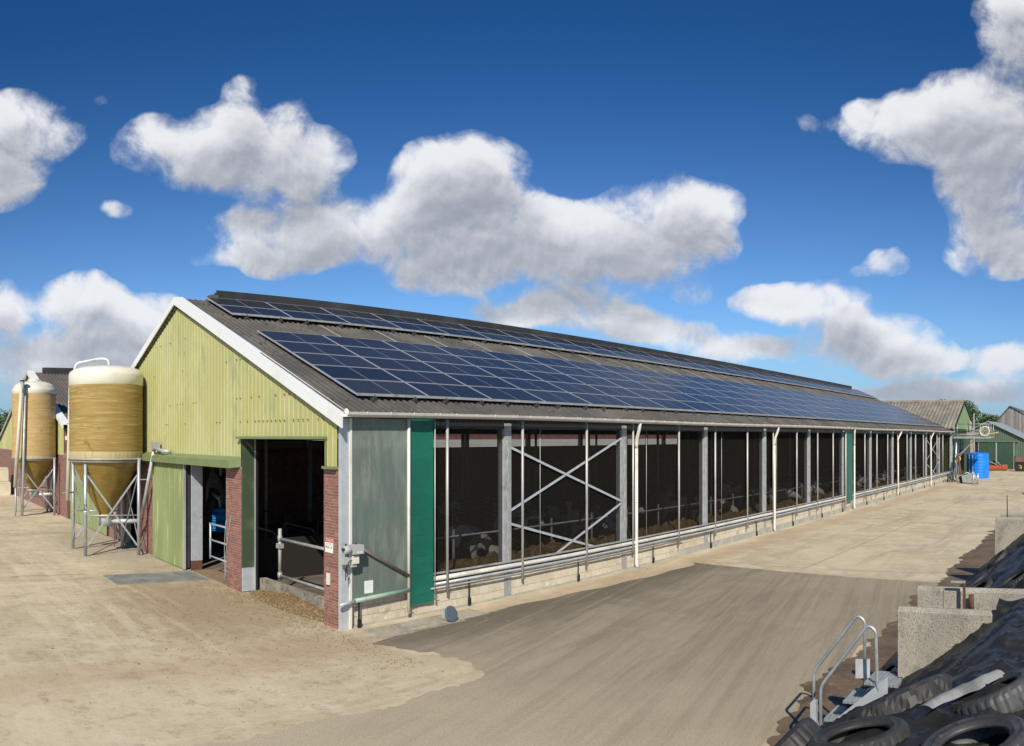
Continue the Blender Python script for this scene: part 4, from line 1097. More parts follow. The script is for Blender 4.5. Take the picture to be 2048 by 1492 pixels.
MB().tube(rounded([L1(-2.32, 12.7, 6.1), L1(-2.28, 12.7, 6.50), L1(-1.45, 12.4, 6.66), L1(-1.22, 12.25, 6.62), L1(-1.20, 12.2, 6.30)], .22, 8), .062, 12).obj('air_pipe', M_galv, S1)
MB().bar(L1(-2.78, 12.6, 2.04), L1(-2.2, 12.6, 2.06), .03, .05).obj('pipe_bracket', M_galvd, S1)
# small numeral plate on the front leg
MB().tube([(L1(-2.24, 11.51, 0)[0], L1(-2.24, 11.51, 0)[1], 1.52), (L1(-2.24, 11.51, 0)[0], L1(-2.24, 11.51, 0)[1], 1.72)], .060, 12).obj('number_sticker', mat('navy_sticker', (.03, .05, .12), .5), S1)
MB().tube([(L1(-2.24, 11.51, 0)[0], L1(-2.24, 11.51, 0)[1], 1.46), (L1(-2.24, 11.51, 0)[0], L1(-2.24, 11.51, 0)[1], 1.515)], .060, 12).obj('blank_sticker', M_paper, S1)
nd = Vector((CAM.x + 2.24, CAM.y - 11.51, 0)).normalized() if False else Vector((-.25, -.968, 0))
text('S', .17, (L1(-2.24, 11.51, 0)[0] + nd.x * .063, L1(-2.24, 11.51, 0)[1] + nd.y * .063, 1.62), (math.pi / 2, 0, -.25), M_paper, S1, 'leg_letter')
# small ladder at the back
lm = MB()
for dx in (0, .35): lm.tube([L1(-.75 + dx, 13.1, .05), L1(-.75 + dx, 13.0, 3.1)], .018, 6)
for k_ in range(10): lm.tube([L1(-.75, 13.08, .35 + .29 * k_), L1(-.40, 13.08, .35 + .29 * k_)], .013, 5)
lm.obj('ladder', M_galvd, S1)
# auger from the silo cone up through the cladding
t = thing('feed_auger', 'slanted galvanised feed auger tube rising from the wide silo to the barn wall', 'auger')
MB().tube([(-1.25, 12.1, 1.08), (-.30, 11.62, 1.10)], .075, 12).obj('lower_tube', M_galv, t)
MB().tube([(-.28, 11.60, 1.02), (-.24, 10.30, 3.66)], .062, 12).obj('auger_tube', M_galv, t)
MB().box(-.36, -.12, 10.12, 10.38, 3.56, 3.80).obj('drive_head', M_galvd, t)
MB().tube(rounded([(-.30, 10.2, 3.60), (-.30, 9.35, 3.52), (-.10, 9.2, 3.50)], .12), .05, 10).obj('outlet_tube', M_galv, t)
MB().bar((-.5, 10.95, 2.55), (-.0, 10.80, 2.55), .03, .03).obj('wall_bracket', M_galvd, t)
MB().lathe([(0, 0), (.05, 0), (.05, .06), (0, .06)], (-.32, 11.45, 1.2), 12, axis=(1, 0, 0)).obj('red_end_cap', M_red, t)
c2 = (-1.2, 25.75)
S2 = silo('tall slender tan fibreglass feed silo with domed cream cap beyond the wide silo', c2, 1.13, 2.9, 6.14, 6.42, 6.84, 1.24, .2, [(-2.0, 24.85), (-.36, 24.68), (-.32, 26.6), (-1.98, 26.79)], False)
def L2(x, y, z): return (x - c2[0], y - c2[1], z)
MB().tube([L2(-2.02, 24.6, 6.75), L2(-2.38, 24.62, 1.45)], .10, 14).obj('filling_pipe', M_pipeb, S2)
MB().tube([L2(-1.99, 24.6, 6.15), L2(-2.02, 24.6, 6.78)], .115, 14).obj('pipe_collar', M_galvd, S2)
MB().lathe([(0, .14), (.05, .12), (.18, .02), (.20, 0), (0, 0)], L2(-2.02, 24.6, 6.78), 20).obj('pipe_cowl', M_galv, S2)
MB().tube([L2(-2.0, 24.72, 0.02), L2(-1.86, 24.68, 6.10)], .065, 12).obj('air_pipe', M_galv, S2)
MB().tube(rounded([L2(-1.86, 24.68, 6.05), L2(-1.86, 24.7, 6.5), L2(-1.7, 25.2, 6.60)], .1), .06, 10).obj('pipe_elbow', M_galvd, S2)
MB().tube([L2(-2.36, 24.6, 0.02), L2(-2.36, 24.6, 1.5)], .04, 8).obj('pipe_stand', M_galv, S2)
MB().tube([L2(-1.2, 25.7, 1.0), L2(-.35, 25.2, 1.05)], .07, 10).obj('outlet_tube', M_pvc, S2)

# steel cover plates on the ground in front of the low door
t = thing('pit_cover', 'row of flat grey steel cover plates on the ground before the low barn door', 'cover plate')
M_plate = mat('weathered_steel_plate', (.24, .25, .235), .6, .3, var=[(1.6, (.32, .33, .31), .42, .6), (4, (.20, .18, .14), .54, .68)])
for k in range(3):
    a = -2.68 + .86 * k
    MB().add([(a, 6.50 - .06 * k, .0), (a + .85, 6.44 - .06 * k, .0), (a + .85, 7.82 - .06 * k, 0), (a, 7.88 - .06 * k, 0), (a, 6.50 - .06 * k, .028), (a + .85, 6.44 - .06 * k, .028), (a + .85, 7.82 - .06 * k, .028), (a, 7.88 - .06 * k, .028)],
             [(0, 3, 2, 1), (4, 5, 6, 7), (0, 1, 5, 4), (1, 2, 6, 5), (2, 3, 7, 6), (3, 0, 4, 7)]).obj('cover_plate', M_plate, t)

# ------------------------------------------------------------------ link building and second barn
t = thing('link_building', 'low green clad link with sliding door between the two barns', 'building')
MB().box(.12, 12, BW + .05, 23.9, 3.12, 3.78).obj('fascia_panel', M_trimg, t)
MB().box(.0, .118, 23.1, 23.9, 3.80, 4.0).obj('gutter_end', M_white, t)
MB().box(.05, 12, BW + .05, 23.9, 3.80, 3.86).obj('flat_roof', M_blackm, t)
MB().box(.4, .5, BW + .05, 22.3, 0, 3.12).obj('rear_panel', M_dark, t)
for k in range(7): clad_sheet(16.2 + k * .87, 16.2 + (k + 1) * .87 - .003, -.09, 'door_sheet', M_door, t, lambda y: 3.10, lambda y: .03, pitch=.174, amp=.018)
MB().box(-.08, -.02, 16.2, 22.3, .05, 3.1).obj('door_frame', M_dark, t)
brick_wall(-.03, 23.3, 24.0, 0, 3.12, t, False)
MB().box(-.02, .05, 22.35, 23.28, .0, 2.6).obj('metal_side_door', M_galv, t)
MB().box(-.025, .02, 22.35, 23.28, .0, .9).obj('rusty_door_foot', M_rust, t)
b2 = thing('second_barn', 'second barn with yellow green gable and brown corrugated roof behind the silos', 'barn')
Y2a, Y2r, Y2b, Z2r = 24.0, 33.2, 46.4, 7.85
def z2(y): return 4.55 + (Z2r - 4.55) * (y - Y2a) / (Y2r - Y2a) if y < Y2r else Z2r - (Z2r - 3.3) * (y - Y2r) / (Y2b - Y2r)
brick_wall(-.02, Y2a, Y2b, 0, 3.05, b2, False, jm=M_brickj)
y = Y2a
while y < Y2b - .1:
    e_ = min(y + 1.4, Y2b)
    clad_sheet(y + .001, e_ - .001, -.02, 'cladding_sheet', M_clad, b2, lambda v: z2(v) - .03, lambda v: 3.06)
    y = e_
for (ya, yb) in ((Y2a - .35, Y2r), (Y2b + .3, Y2r)):
    za = z2(Y2a) - .12 if ya < Y2r else z2(Y2b) - .1
    MB().prism([(-.18, ya, za + .12), (-.18, yb, Z2r + .14), (-.18, yb, Z2r - .08), (-.18, ya, za - .05)], (.04, 0, 0)).prism([(-.181, ya, za + .121), (-.181, yb, Z2r + .141), (.22, yb, Z2r + .16), (.22, ya, za + .14)], (0, 0, .012)).obj('verge_fascia', M_white if ya < Y2r else M_pole, b2)
sl2 = math.hypot(Y2r - Y2a, Z2r - 4.55) + .3; an2 = math.atan2(Z2r - 4.55, Y2r - Y2a)
M_roof2 = mat('brown_corrugated_roof', (.105, .088, .078), .9, var=[(1.2, (.14, .115, .10), .42, .62), (5, (.07, .06, .052), .55, .7)], rnd=.1)
sh2 = corr_mesh('roof_sheet_long', 1.2, sl2 / 3 + .12, .2, .03, M_roof2)
for r in range(3):
    for c in range(50): put('roof_sheet', sh2, b2, (c * 1.2, Y2a - .28 + r * sl2 / 3 * math.cos(an2), 4.47 + r * sl2 / 3 * math.sin(an2) + .02 * (r % 2)), (an2, 0, 0))
MB().prism([(0, Y2r, Z2r), (0, Y2b, 3.3), (0, Y2b, 3.2), (0, Y2r, Z2r - .1)], (60, 0, 0)).obj('rear_roof_slope', M_roof2, b2)
MB().box(.8, 60, Y2r - .15, Y2r + .15, Z2r - .05, Z2r + .36).obj('ridge_vent', M_ridge, b2)
MB().box(.0, 60, Y2a, Y2a + .1, 0, 4.4).obj('side_wall', M_brickj, b2)
MB().box(.3, 60, Y2a - .25, Y2a - .02, 3.15, 3.78).obj('white_eaves_board', M_white, b2)
# cream containers
M_ibc = mat('cream_plastic_container', (.66, .60, .44), .5, var=(2, (.58, .52, .37), .45, .65))
for k, (x, z, s_) in enumerate(((-.95, 0, .98), (-1.05, .94, .9))):
    t = thing('storage_container', ['lower cream plastic container of the stack by the second barn', 'upper cream plastic container of the stack by the second barn'][k], 'container', (x, 39.1, z))
    mb = MB(); mb.prism([(-.62 * s_, -.5, 0), (.62 * s_, -.5, 0), (.66 * s_, -.5, .12), (.66 * s_, -.5, .78), (.58 * s_, -.5, .92), (-.58 * s_, -.5, .92), (-.66 * s_, -.5, .78), (-.66 * s_, -.5, .12)], (0, 1.0, 0)); mb.obj('container_body', M_ibc, t)
    MB().box(-.67 * s_, .67 * s_, -.515, .515, .80, .84).obj('container_rim', M_ibc, t)
for k in range(2):
    t = thing('storage_container', ['cream plastic container on the ground left of the stack', 'cream plastic container stacked at the far left picture edge'][k], 'container', (-2.5, 39.3, .94 * k))
    MB().prism([(-.62, -.5, 0), (.62, -.5, 0), (.66, -.5, .12), (.66, -.5, .78), (.58, -.5, .92), (-.58, -.5, .92), (-.66, -.5, .78), (-.66, -.5, .12)], (0, 1.0, 0)).obj('container_body', M_ibc, t)

# ------------------------------------------------------------------ trees
M_leaf = mat('tree_leaves', (.055, .095, .022), .7, var=[(1.2, (.09, .14, .035), .42, .6), (5, (.03, .055, .014), .5, .68)], rnd=.0)
M_bark = mat('bark', (.12, .09, .065), .95, bump=(20, .6, .02))
def tree(label, x, y, h, r, seed, group=None, n=2600, ls=.22):
    random.seed(seed)
    t = thing('broadleaf_tree', label, 'tree', (x, y, 0), 0, group)
    tr = MB(); tr.tube([(0, 0, 0), (.1, .05, h * .3), (0, 0, h * .6), (.05, 0, h * .85)], [h * .035, h * .028, h * .016, .03], 8)
    bl = []
    for i in range(9):
        a = random.uniform(0, 6.28); zz = h * random.uniform(.35, .8); rr = r * random.uniform(.4, .8)
        tip = (rr * math.cos(a), rr * math.sin(a), min(h * .92, zz + r * .35)); tr.tube([(0, 0, zz * .75), tip], [h * .012, .02], 5); bl.append((tip, r * random.uniform(.35, .55)))
    bl.append(((0, 0, h * .82), r * .5)); bl.append(((0, 0, h * .6), r * .7))
    tr.obj('trunk', M_bark, t)
    mb = MB()
    for i in range(n):
        c, rr = random.choice(bl); d = Vector((random.gauss(0, 1), random.gauss(0, 1), random.gauss(0, 1))).normalized() * rr * random.random() ** .35
        p = Vector(c) + d; u = Vector((random.gauss(0, 1), random.gauss(0, 1), random.gauss(0, 1))).normalized(); v = u.orthogonal().normalized() * ls * random.uniform(.5, 1); u = u * ls * random.uniform(.5, 1.1)
        mb.add([p - u, p - v * .5, p + u, p + v * .5], [(0, 1, 2, 3)])
    mb.obj('crown', M_leaf, t, kind='stuff')
tree('green tree beyond the eaves of the second barn at the far left', 1.6, 56, 6.3, 2.6, 4, n=3500)
tree('round green tree rising between the old barn gable and the grey wooden barn', 98, 6.5, 8.2, 3.6, 5, n=5200, ls=.3)
tree('wide dark tree standing further back beside the rounder tree', 104, 2.0, 6.9, 3.2, 6, n=4200, ls=.3)
MB().box(-6, .5, 49, 52, 0, 3.3).obj('dark_shed', M_dark); tag(bpy.data.objects['dark_shed'], 'dark low shed below the far left tree', 'shed')
MB().prism([(-6.2, 48.8, 3.3), (-6.2, 52.2, 3.3), (-6.2, 50.5, 4.1)], (6.9, 0, 0)).obj('shed_roof', M_blackm, bpy.data.objects['dark_shed'])
# ------------------------------------------------------------------ bunker walls
def conc_mat():
    m = mat('exposed_aggregate_concrete', (.33, .30, .24), .92, var=[(1.1, (.41, .37, .295), .42, .6), (3.5, (.26, .235, .19), .52, .68, (1, 1, .6))])
    t = m.node_tree; b = t.nodes['Principled BSDF']; geo = N(t, 'ShaderNodeNewGeometry')
    src = b.inputs['Base Color'].links[0].from_socket
    v = N(t, 'ShaderNodeTexVoronoi'); v.inputs['Scale'].default_value = 58; t.links.new(geo.outputs['Position'], v.inputs['Vector'])
    n = N(t, 'ShaderNodeTexNoise'); n.inputs['Scale'].default_value = 1.3; n.inputs['Detail'].default_value = 4; t.links.new(geo.outputs['Position'], n.inputs['Vector'])
    sp = N(t, 'ShaderNodeSeparateXYZ'); t.links.new(geo.outputs['Position'], sp.inputs[0])
    w = mth(t, 'ADD', mth(t, 'MULTIPLY', sp.outputs[2], .35), n.outputs['Fac'])
    pit = mth(t, 'MULTIPLY', sstep(t, v.outputs['Distance'], .22, .42, 1, 0), sstep(t, w, .65, 1.05, .2, 1))
    oi = sstep(t, v.outputs['Color'], .22, .4)
    c = mixc(t, mth(t, 'MULTIPLY', pit, oi), src, (.10, .088, .065))
    pale = mth(t, 'MULTIPLY', sstep(t, v.outputs['Distance'], .10, .2, 1, 0), sstep(t, v.outputs['Color'], .0, .12, 1, 0))
    c = mixc(t, pale, c, (.60, .56, .46))
    t.links.new(c, b.inputs['Base Color'])
    bp = N(t, 'ShaderNodeBump'); bp.inputs['Strength'].default_value = .6; bp.inputs['Distance'].default_value = .006
    t.links.new(v.outputs['Distance'], bp.inputs['Height']); t.links.new(bp.outputs[0], b.inputs['Normal'])
    return m
M_conc = conc_mat()
def bunker_wall(label, x, ye, h, cuts=(2.0,) * 12, th=.15, face=-1):
    t = thing('bunker_wall', label, 'wall', (x, ye, 0))
    y = 0
    for i, ln in enumerate(cuts):
        g_ = .008
        prof = []
        for k in range(7):
            a = math.pi / 2 * k / 6; prof.append((.05 - .05 * math.sin(math.pi / 2 - a) * 1.0, h - .05 + .05 * math.sin(a)))
        prof = [(0, 0), (0, h - .05), (.015, h - .02), (.05, h)] + [(th - .05, h), (th - .015, h - .02), (th, h - .05), (th + .06, 0)]
        dx = .004 * (i % 2)
        MB().prism([(p[0] + dx, y - ln + g_, p[1] - .003 * (i % 3)) for p in prof], (0, ln - g_, 0)).obj('wall_panel', M_conc, t)
        y -= ln
    return t
bunker_wall('nearest speckled concrete bunker wall, behind the steel stairs', .41, -10.79, 1.86)
w2 = bunker_wall('speckled concrete bunker wall with a crack and rusty bracket, just behind the nearest one', 1.76, -10.72, 1.86, (.37,) + (2.0,) * 12)
bunker_wall('nearer of the two concrete bunker walls by the right picture edge', 11.1, -10.57, 1.87)
bunker_wall('farther of the two concrete bunker walls by the right picture edge', 12.25, -10.55, 1.88)
bunker_wall('concrete bunker wall hidden furthest along the road', 22.2, -10.5, 1.86); bunker_wall('last concrete bunker wall beside the far bunker', 23.3, -10.5, 1.86)
t = thing('wall_bracket', 'rusty steel bracket with white painted post clamped on the cracked bunker wall', 'bracket', (1.66, -11.32, 0))
MB().box(-.02, .01, -.10, -.065, 1.2, 1.95).obj('angle_post', M_rust, t)
MB().box(-.02, .02, -.10, .10, 1.955, 1.98).obj('top_bar', M_galvd, t)
MB().tube([(-.0, -.19, 1.55), (-.0, -.18, 1.80)], .035, 8).obj('rusty_pin', M_rust, t)
MB().tube([(-.01, -.20, 1.2), (-.01, -.19, 1.56)], .045, 8).obj('painted_sleeve', M_paper, t)
tag(MB().tube([(11.18, -10.885, 1.80), (11.16, -10.88, 2.44)], .014, 6).obj('steel_rod', M_rust), 'thin rusty steel rod standing up from the right bunker wall', 'rod')

# ------------------------------------------------------------------ covered silage heaps
def ss(a, b, x):
    t = min(1, max(0, (x - a) / (b - a))); return t * t * (3 - 2 * t)
def H1(X, Y):
    top = 2.12 + .06 * ss(-7, -4.5, X)
    u = max(0, (Y + 13.5) / 4.3); A = top * (1 - u ** 2.6)
    Bz = min(1.96, .72 * (-9.6 - Y)); t = ss(-3.6, -1.2, X)
    return A * (1 - t) + Bz * t
def ridge(v): return 1 - abs(v) * 2.2
def wrinkle(x, y):
    w = .05 * nz3(x, y, 1.1, 3) + .06 * max(0, ridge(nz3(x + .4 * nz3(x, y, 2.), y * .6, 1.2, 9))) ** 5
    w += .035 * max(0, ridge(nz3(x * .35 + y * .9, y * .3 - x * .9, 2.0, 5) * .8)) ** 7 + .03 * max(0, ridge(nz3(x * .9 - y * .5, y * .5, 2.6, 17) * .8)) ** 8 + .010 * max(0, ridge(nz3(x * 1.4 - y * .6, y + x * .5, 3.4, 23) * .8)) ** 9 + .006 * max(0, ridge(nz3(x + y, y - x * .4, 5.5, 29) * .8)) ** 8 + .006 * nz3(x, y, 7, 2)
    return w
def heap(name, x0, x1, y0, y1, hf, step, m):
    nx = int((x1 - x0) / step); ny = int((y1 - y0) / step); vs = []
    for j in range(ny + 1):
        for i in range(nx + 1):
            x = x0 + (x1 - x0) * i / nx; y = y0 + (y1 - y0) * j / ny
            h = hf(x, y)
            vs.append((x, y, max(-.06, h + wrinkle(x, y) * min(1, max(0, h * 3)))))
    fs = [(j * (nx + 1) + i, j * (nx + 1) + i + 1, (j + 1) * (nx + 1) + i + 1, (j + 1) * (nx + 1) + i) for j in range(ny) for i in range(nx)]
    return MB().add(vs, fs, True).obj(name, m)
M_tarp = mat('black_silage_film', (.018, .018, .017), .42, var=[(2.2, (.024, .026, .025), .42, .62), (6, (.045, .043, .037), .58, .74), (1.4, (.06, .057, .048), .68, .82), (3, (.06, .065, .03), .68, .78)], bump=(6, .3, .02), spec=.38)
th_ = thing('silage_heap', 'silage heap under wrinkled black film in the near right corner', 'silage heap')
heap('film_cover', -13, -5.2, -18, -9.2, H1, .11, M_tarp).parent = th_
def H1c(X, Y): return H1(X, Y)
heap('film_cover', -5.2, .40, -13.2, -8.9, H1, .022, M_tarp).parent = th_
heap('film_cover', -5.2, .40, -18, -13.2, H1, .12, M_tarp).parent = th_
# film pulled over the wall top
def over(X, Y):
    return (1.90 + .10 * nz3(X, Y, 2.2) + .06) * ss(-12.05, -12.35, Y) if Y < -12.05 else -.05
mb = MB(); vs = []; nx, ny = 30, 60
for j in range(ny + 1):
    for i in range(nx + 1):
        y = -12.02 - 3.2 * j / ny - .12 * math.sin(i * .5) * 0; u = i / nx
        if u < .6: x = .30 + .36 * u / .6; z = 1.93 + .05 * math.sin(y * 7 + u * 4) * 0 + .09 * nz3(x, y, 3.3, 4) + .05 * ss(-12.02, -12.4, y)
        else: x = .66 + .10 * (u - .6) / .4 + .03 * nz3(u, y, 5); z = 1.93 - (u - .6) / .4 * (.35 + .25 * nz3(y, 1, 1.7))
        if u < .1: z = H1(.1, y) + .02
        vs.append((x, y, z))
fs = [(j * (nx + 1) + i, (j + 1) * (nx + 1) + i, (j + 1) * (nx + 1) + i + 1, j * (nx + 1) + i + 1) for j in range(ny) for i in range(nx)]
MB().add(vs, fs, True).obj('film_flap', M_tarp, th_)
# loose film and bags behind the stairs at the wall end
def blob(X, Y):
    dx = (X - .75) / .95; dy = (Y + 10.75) / 1.0
    return .95 * (1 - (dx * dx + dy * dy)) + .3 * nz3(X, Y, 2.4, 8)
heap('loose_film', .58, 1.74, -11.9, -9.7, blob, .04, M_tarp).parent = th_
def H2(X, Y):
    b = min(2.0, .72 * (-9.55 - Y) * (1 + .10 * math.sin(X * 1.3))) 
    return b * min(1, (X - 1.85) / .6) ** .5 if X > 1.85 else -.05
th2 = thing('silage_heap', 'second black film covered silage heap between the bunker walls', 'silage heap')
heap('film_cover', 1.93, 11.05, -16, -9.3, H2, .075, M_tarp).parent = th2
# pale plastic sheet strip
M_pale = mat('pale_grey_film', (.26, .26, .255), .5, var=(3, (.15, .15, .145), .45, .65))

def tyre_mesh(R, w, kind, m):
    mb = MB(); n = 96
    ri = R * .60
    prof = [(ri, -w * .30), (ri + .012, -w * .42), (R * .70, -w * .44), (R * .72, -w * .50), (R * .74, -w * .455), (R * .84, -w * .50), (R * .86, -w * .525), (R * .88, -w * .49), (R * .93, -w * .46), (R * .985, -w * .36), (R, -w * .2), (R, 0), (R, w * .2), (R * .985, w * .36), (R * .93, w * .46), (R * .88, w * .49), (R * .86, w * .525), (R * .84, w * .50), (R * .74, w * .455), (R * .72, w * .50), (R * .70, w * .44), (ri + .012, w * .42), (ri, w * .30), (ri + .035, w * .26), (R * .82, w * .40), (R * .94, w * .3), (R * .95, 0), (R * .94, -w * .3), (R * .82, -w * .40), (ri + .035, -w * .26)]
    vs = []
    for i, (r, z) in enumerate(prof):
        for j in range(n):
            a = 2 * math.pi * j / n; rr = r
            if 8 < i < 14:
                g_ = ((j + (abs(i - 11) if kind == 'chevron' else 0)) % (6 if kind == 'chevron' else 3)) < (2 if kind == 'chevron' else 1)
                if g_: rr = r - (.016 if kind == 'chevron' else .006)
            vs.append((rr * math.cos(a), rr * math.sin(a), z))
    fs = []
    k = len(prof)
    for i in range(k):
        i2 = (i + 1) % k
        for j in range(n):
            j2 = (j + 1) % n; fs.append((i * n + j, i * n + j2, i2 * n + j2, i2 * n + j))
    mb.add(vs, fs, kind == 'none')
    for i, s_ in enumerate(mb.sm): mb.sm[i] = not (8 < (i // n) < 14)
    # moulded rings on the sidewall
    return mb.mesh('tyre', m)
M_tyre = mat('weathered_rubber', (.030, .029, .028), .55, var=[(4, (.045, .043, .04), .42, .62), (14, (.10, .09, .07), .60, .76), (2, (.05, .06, .035), .60, .72)], bump=(45, .3, .004), spec=.4)
M_tyre2 = mat('grey_weathered_rubber', (.045, .045, .045), .5, var=[(3, (.075, .073, .07), .42, .62), (10, (.03, .029, .028), .5, .68), (16, (.13, .115, .09), .60, .74)], bump=(45, .3, .004), spec=.5)
ty1 = tyre_mesh(.50, .27, 'chevron', M_tyre); ty2 = tyre_mesh(.33, .20, 'rib', M_tyre); ty3 = tyre_mesh(.335, .20, 'rib', M_tyre2)
def norm(hf, x, y):
    e = .12; return Vector((-(hf(x + e, y) - hf(x - e, y)) / (2 * e), -(hf(x, y + e) - hf(x, y - e)) / (2 * e), 1)).normalized()
def tyre(me, x, y, hf, dz, label, tilt=(0, 0), group=None, spin=0):
    n_ = (norm(hf, x, y) + Vector((tilt[0], tilt[1], 0))).normalized()
    o = put('tyre', me, None, (x, y, hf(x, y) + dz))
    o.rotation_mode = 'QUATERNION'; o.rotation_quaternion = Vector((0, 0, 1)).rotation_difference(n_) @ Matrix.Rotation(spin, 3, 'Z').to_quaternion()
    return tag(o, label, 'tyre', group)
tyre(ty1, -3.0, -11.70, H1, -.08, 'large dark tyre with chevron tread lying below the concrete wall', (.08, .16))
tyre(ty2, -4.15, -11.75, H1, .04, 'small ribbed tyre lying at the foot of the steel stairs, hole showing', (0.05, -.10))
tyre(ty3, -4.50, -12.55, H1, .04, 'grey car tyre lying flat with its open hole in the lower right corner', (-.05, .10))
tyre(ty3, -3.50, -12.52, H1, .01, 'ribbed grey tyre above the open tyre at the right picture edge', (.05, .30))
tyre(ty2, -3.80, -11.08, H1, .00, 'mossy worn tyre at the lower left tip of the black heap', (.0, .55))
random.seed(31)
for i, (x, y) in enumerate(((5.0, -11.1), (6.4, -10.8), (7.5, -11.5), (8.6, -10.9), (9.6, -11.7), (6.9, -12.3), (4.0, -11.9), (9.9, -10.8), (8.2, -12.6), (5.6, -12.7))):
    tyre(ty2, x, y, H2, .01, 'black tyre weighing down the film of the second silage heap', (random.uniform(-.1, .1), random.uniform(-.1, .1)), 'tyres on the second silage heap')
mb = MB(); vs = []
for j in range(31):
    for i in range(9):
        u = j / 30; v = i / 8 - .5
        x = -3.85 + .62 * u + .0 * v; y = -12.08 - .42 * u + v * .20 * (1 - .5 * abs(u - .5))
        vs.append((x, y, H1(x, y) + .10 + .05 * math.sin(v * 3.1 + 1.6) + .02 * nz3(x, y, 7)))
fs = [(j * 9 + i, j * 9 + i + 1, (j + 1) * 9 + i + 1, (j + 1) * 9 + i) for j in range(30) for i in range(8)]
o = MB().add(vs, fs, True).obj('plastic_strip', M_pale); tag(o, 'pale grey plastic strip lying between the tyres on the near heap', 'plastic strip')
bpy.data.objects['plastic_strip'].data.flip_normals() if False else None

# ------------------------------------------------------------------ steel stairs
t = thing('steel_stairs', 'small galvanised steel stairs with two bent handrails leading onto the heap', 'stairs')
def rail(p0, p1, name='handrail'):
    a = Vector(p0); b_ = Vector(p1)
    pts = rounded([(a.x, a.y, .12), (a.x, a.y, a.z), (b_.x, b_.y, b_.z), (b_.x + .01, b_.y - .06, b_.z - .06), (b_.x, b_.y - .12, b_.z - .75), (b_.x + .06, b_.y - .28, b_.z - .88)], .09)
    return MB().tube(pts, .021, 10).obj(name, M_leg, t)
def railA():
    pts = rounded([(.62, -9.60, .15), (.62, -9.60, .90), (.70, -10.17, 1.66), (.70, -10.27, 1.60), (.70, -10.27, .75)], .08)
    MB().tube(pts, .021, 10).obj('handrail', M_leg, t)
def railB():
    pts = rounded([(.02, -9.92, .12), (.02, -9.92, .92), (.09, -10.50, 1.70), (.09, -10.60, 1.64), (.09, -10.62, .92), (.16, -10.74, .78)], .08)
    MB().tube(pts, .021, 10).obj('handrail', M_leg, t)
railA(); railB()
MB().box(.585, .655, -9.64, -9.56, .0, .52).obj('rail_foot', M_galv, t)
MB().box(-.02, .06, -9.96, -9.88, .0, .42).obj('rail_foot', M_galv, t)
MB().prism([(.08, -9.75, .0), (.08, -9.75, .22), (.08, -10.75, 1.10), (.08, -10.75, .80)], (.012, 0, 0)).obj('stringer', M_galv, t)
MB().prism([(.62, -9.72, .0), (.62, -9.72, .22), (.62, -10.75, 1.10), (.62, -10.75, .80)], (.012, 0, 0)).obj('stringer', M_galv, t)
def grate(y, z, d, w0=.095, w1=.618):
    mb = MB(); mb.box(w0, w1, y - d, y - d + .01, z - .035, z + .0).box(w0, w1, y - .01, y, z - .035, z)
    k = 0
    x = w0
    while x < w1: mb.box(x, x + .006, y - d + .01, y - .01, z - .03, z); x += .045
    yy_ = y - d + .05
    while yy_ < y - .02: mb.box(w0, w1, yy_, yy_ + .006, z - .028, z - .002); yy_ += .05
    return mb.obj('tread', M_leg, t)
grate(-9.68, .25, .22); grate(-9.93, .50, .22); grate(-10.18, .75, .22); grate(-10.45, 1.0, .42)
MB().box(.15, .30, -10.46, -10.45, 1.03, 1.21).obj('backing', M_galv, t)
sg = MB().box(-.0, .008, 0, .0, 0, 0)
# plate between the rails
pv_ = Vector((-.95, -.28, 0)).normalized(); pu_ = Vector((-pv_.y, pv_.x, 0))
cc_ = Vector((.33, -10.36, 1.10))
MB().prism([cc_ + pu_ * .09 + Vector((0, 0, .11)), cc_ - pu_ * .09 + Vector((0, 0, .11)), cc_ - pu_ * .09 - Vector((0, 0, .13)), cc_ + pu_ * .09 - Vector((0, 0, .13))], -pv_ * .006).obj('name_plate', M_galv, t)
bpy.data.objects.remove(bpy.data.objects['backing'])

# ------------------------------------------------------------------ far yard: tank, platform, buildings
M_blue = mat('blue_polyethylene', (.005, .19, .72), .38, var=(1.5, (.01, .23, .78), .45, .65))
t = thing('water_tank', 'bright blue ribbed plastic tank with shallow conical top at the end of the road', 'tank', (64.3, -1.8, 0))
pr = [(0, 0), (1.07, 0)]
z = 0
for k in range(8):
    pr += [(1.072, z + .02), (1.075, z + .24), (1.064, z + .262), (1.072, z + .285)]; z += .285
pr += [(1.075, 2.36), (1.04, 2.36), (1.02, 2.28)]
for k in range(6): pr.append((1.0 - .14 * k, 2.28 + .035 * k))
pr += [(.2, 2.52), (.2, 2.56), (0, 2.56)]
MB().lathe(pr, (0, 0, 0), 48).obj('tank_body', M_blue, t)
mb = MB()
for a in range(0, 360, 45):
    c, s_ = math.cos(math.radians(a)), math.sin(math.radians(a)); mb.bar((.3 * c, .3 * s_, 2.46), (1.03 * c, 1.03 * s_, 2.32), .09, .08)
mb.obj('lid_rib', M_blue, t)
MB().lathe([(.26, 2.5), (.26, 2.6), (0, 2.62)], (0, 0, 0), 24).obj('tank_lid', M_blk, t)
MB().tube([(-1.12, .35, 0), (-1.12, .35, 2.3)], .03, 6).tube([(-1.12, .65, 0), (-1.12, .65, 2.3)], .03, 6).obj('side_ladder', M_galvd, t)
t = thing('service_platform', 'galvanised railed platform projecting from the far corner of the barn', 'platform')
MB().box(59.6, 61.2, -3.75, -.32, 3.86, 3.98).obj('deck', M_galvd, t)
MB().box(59.59, 59.62, -3.76, -.3, 3.80, 3.92).obj('edge_beam', M_leg, t)
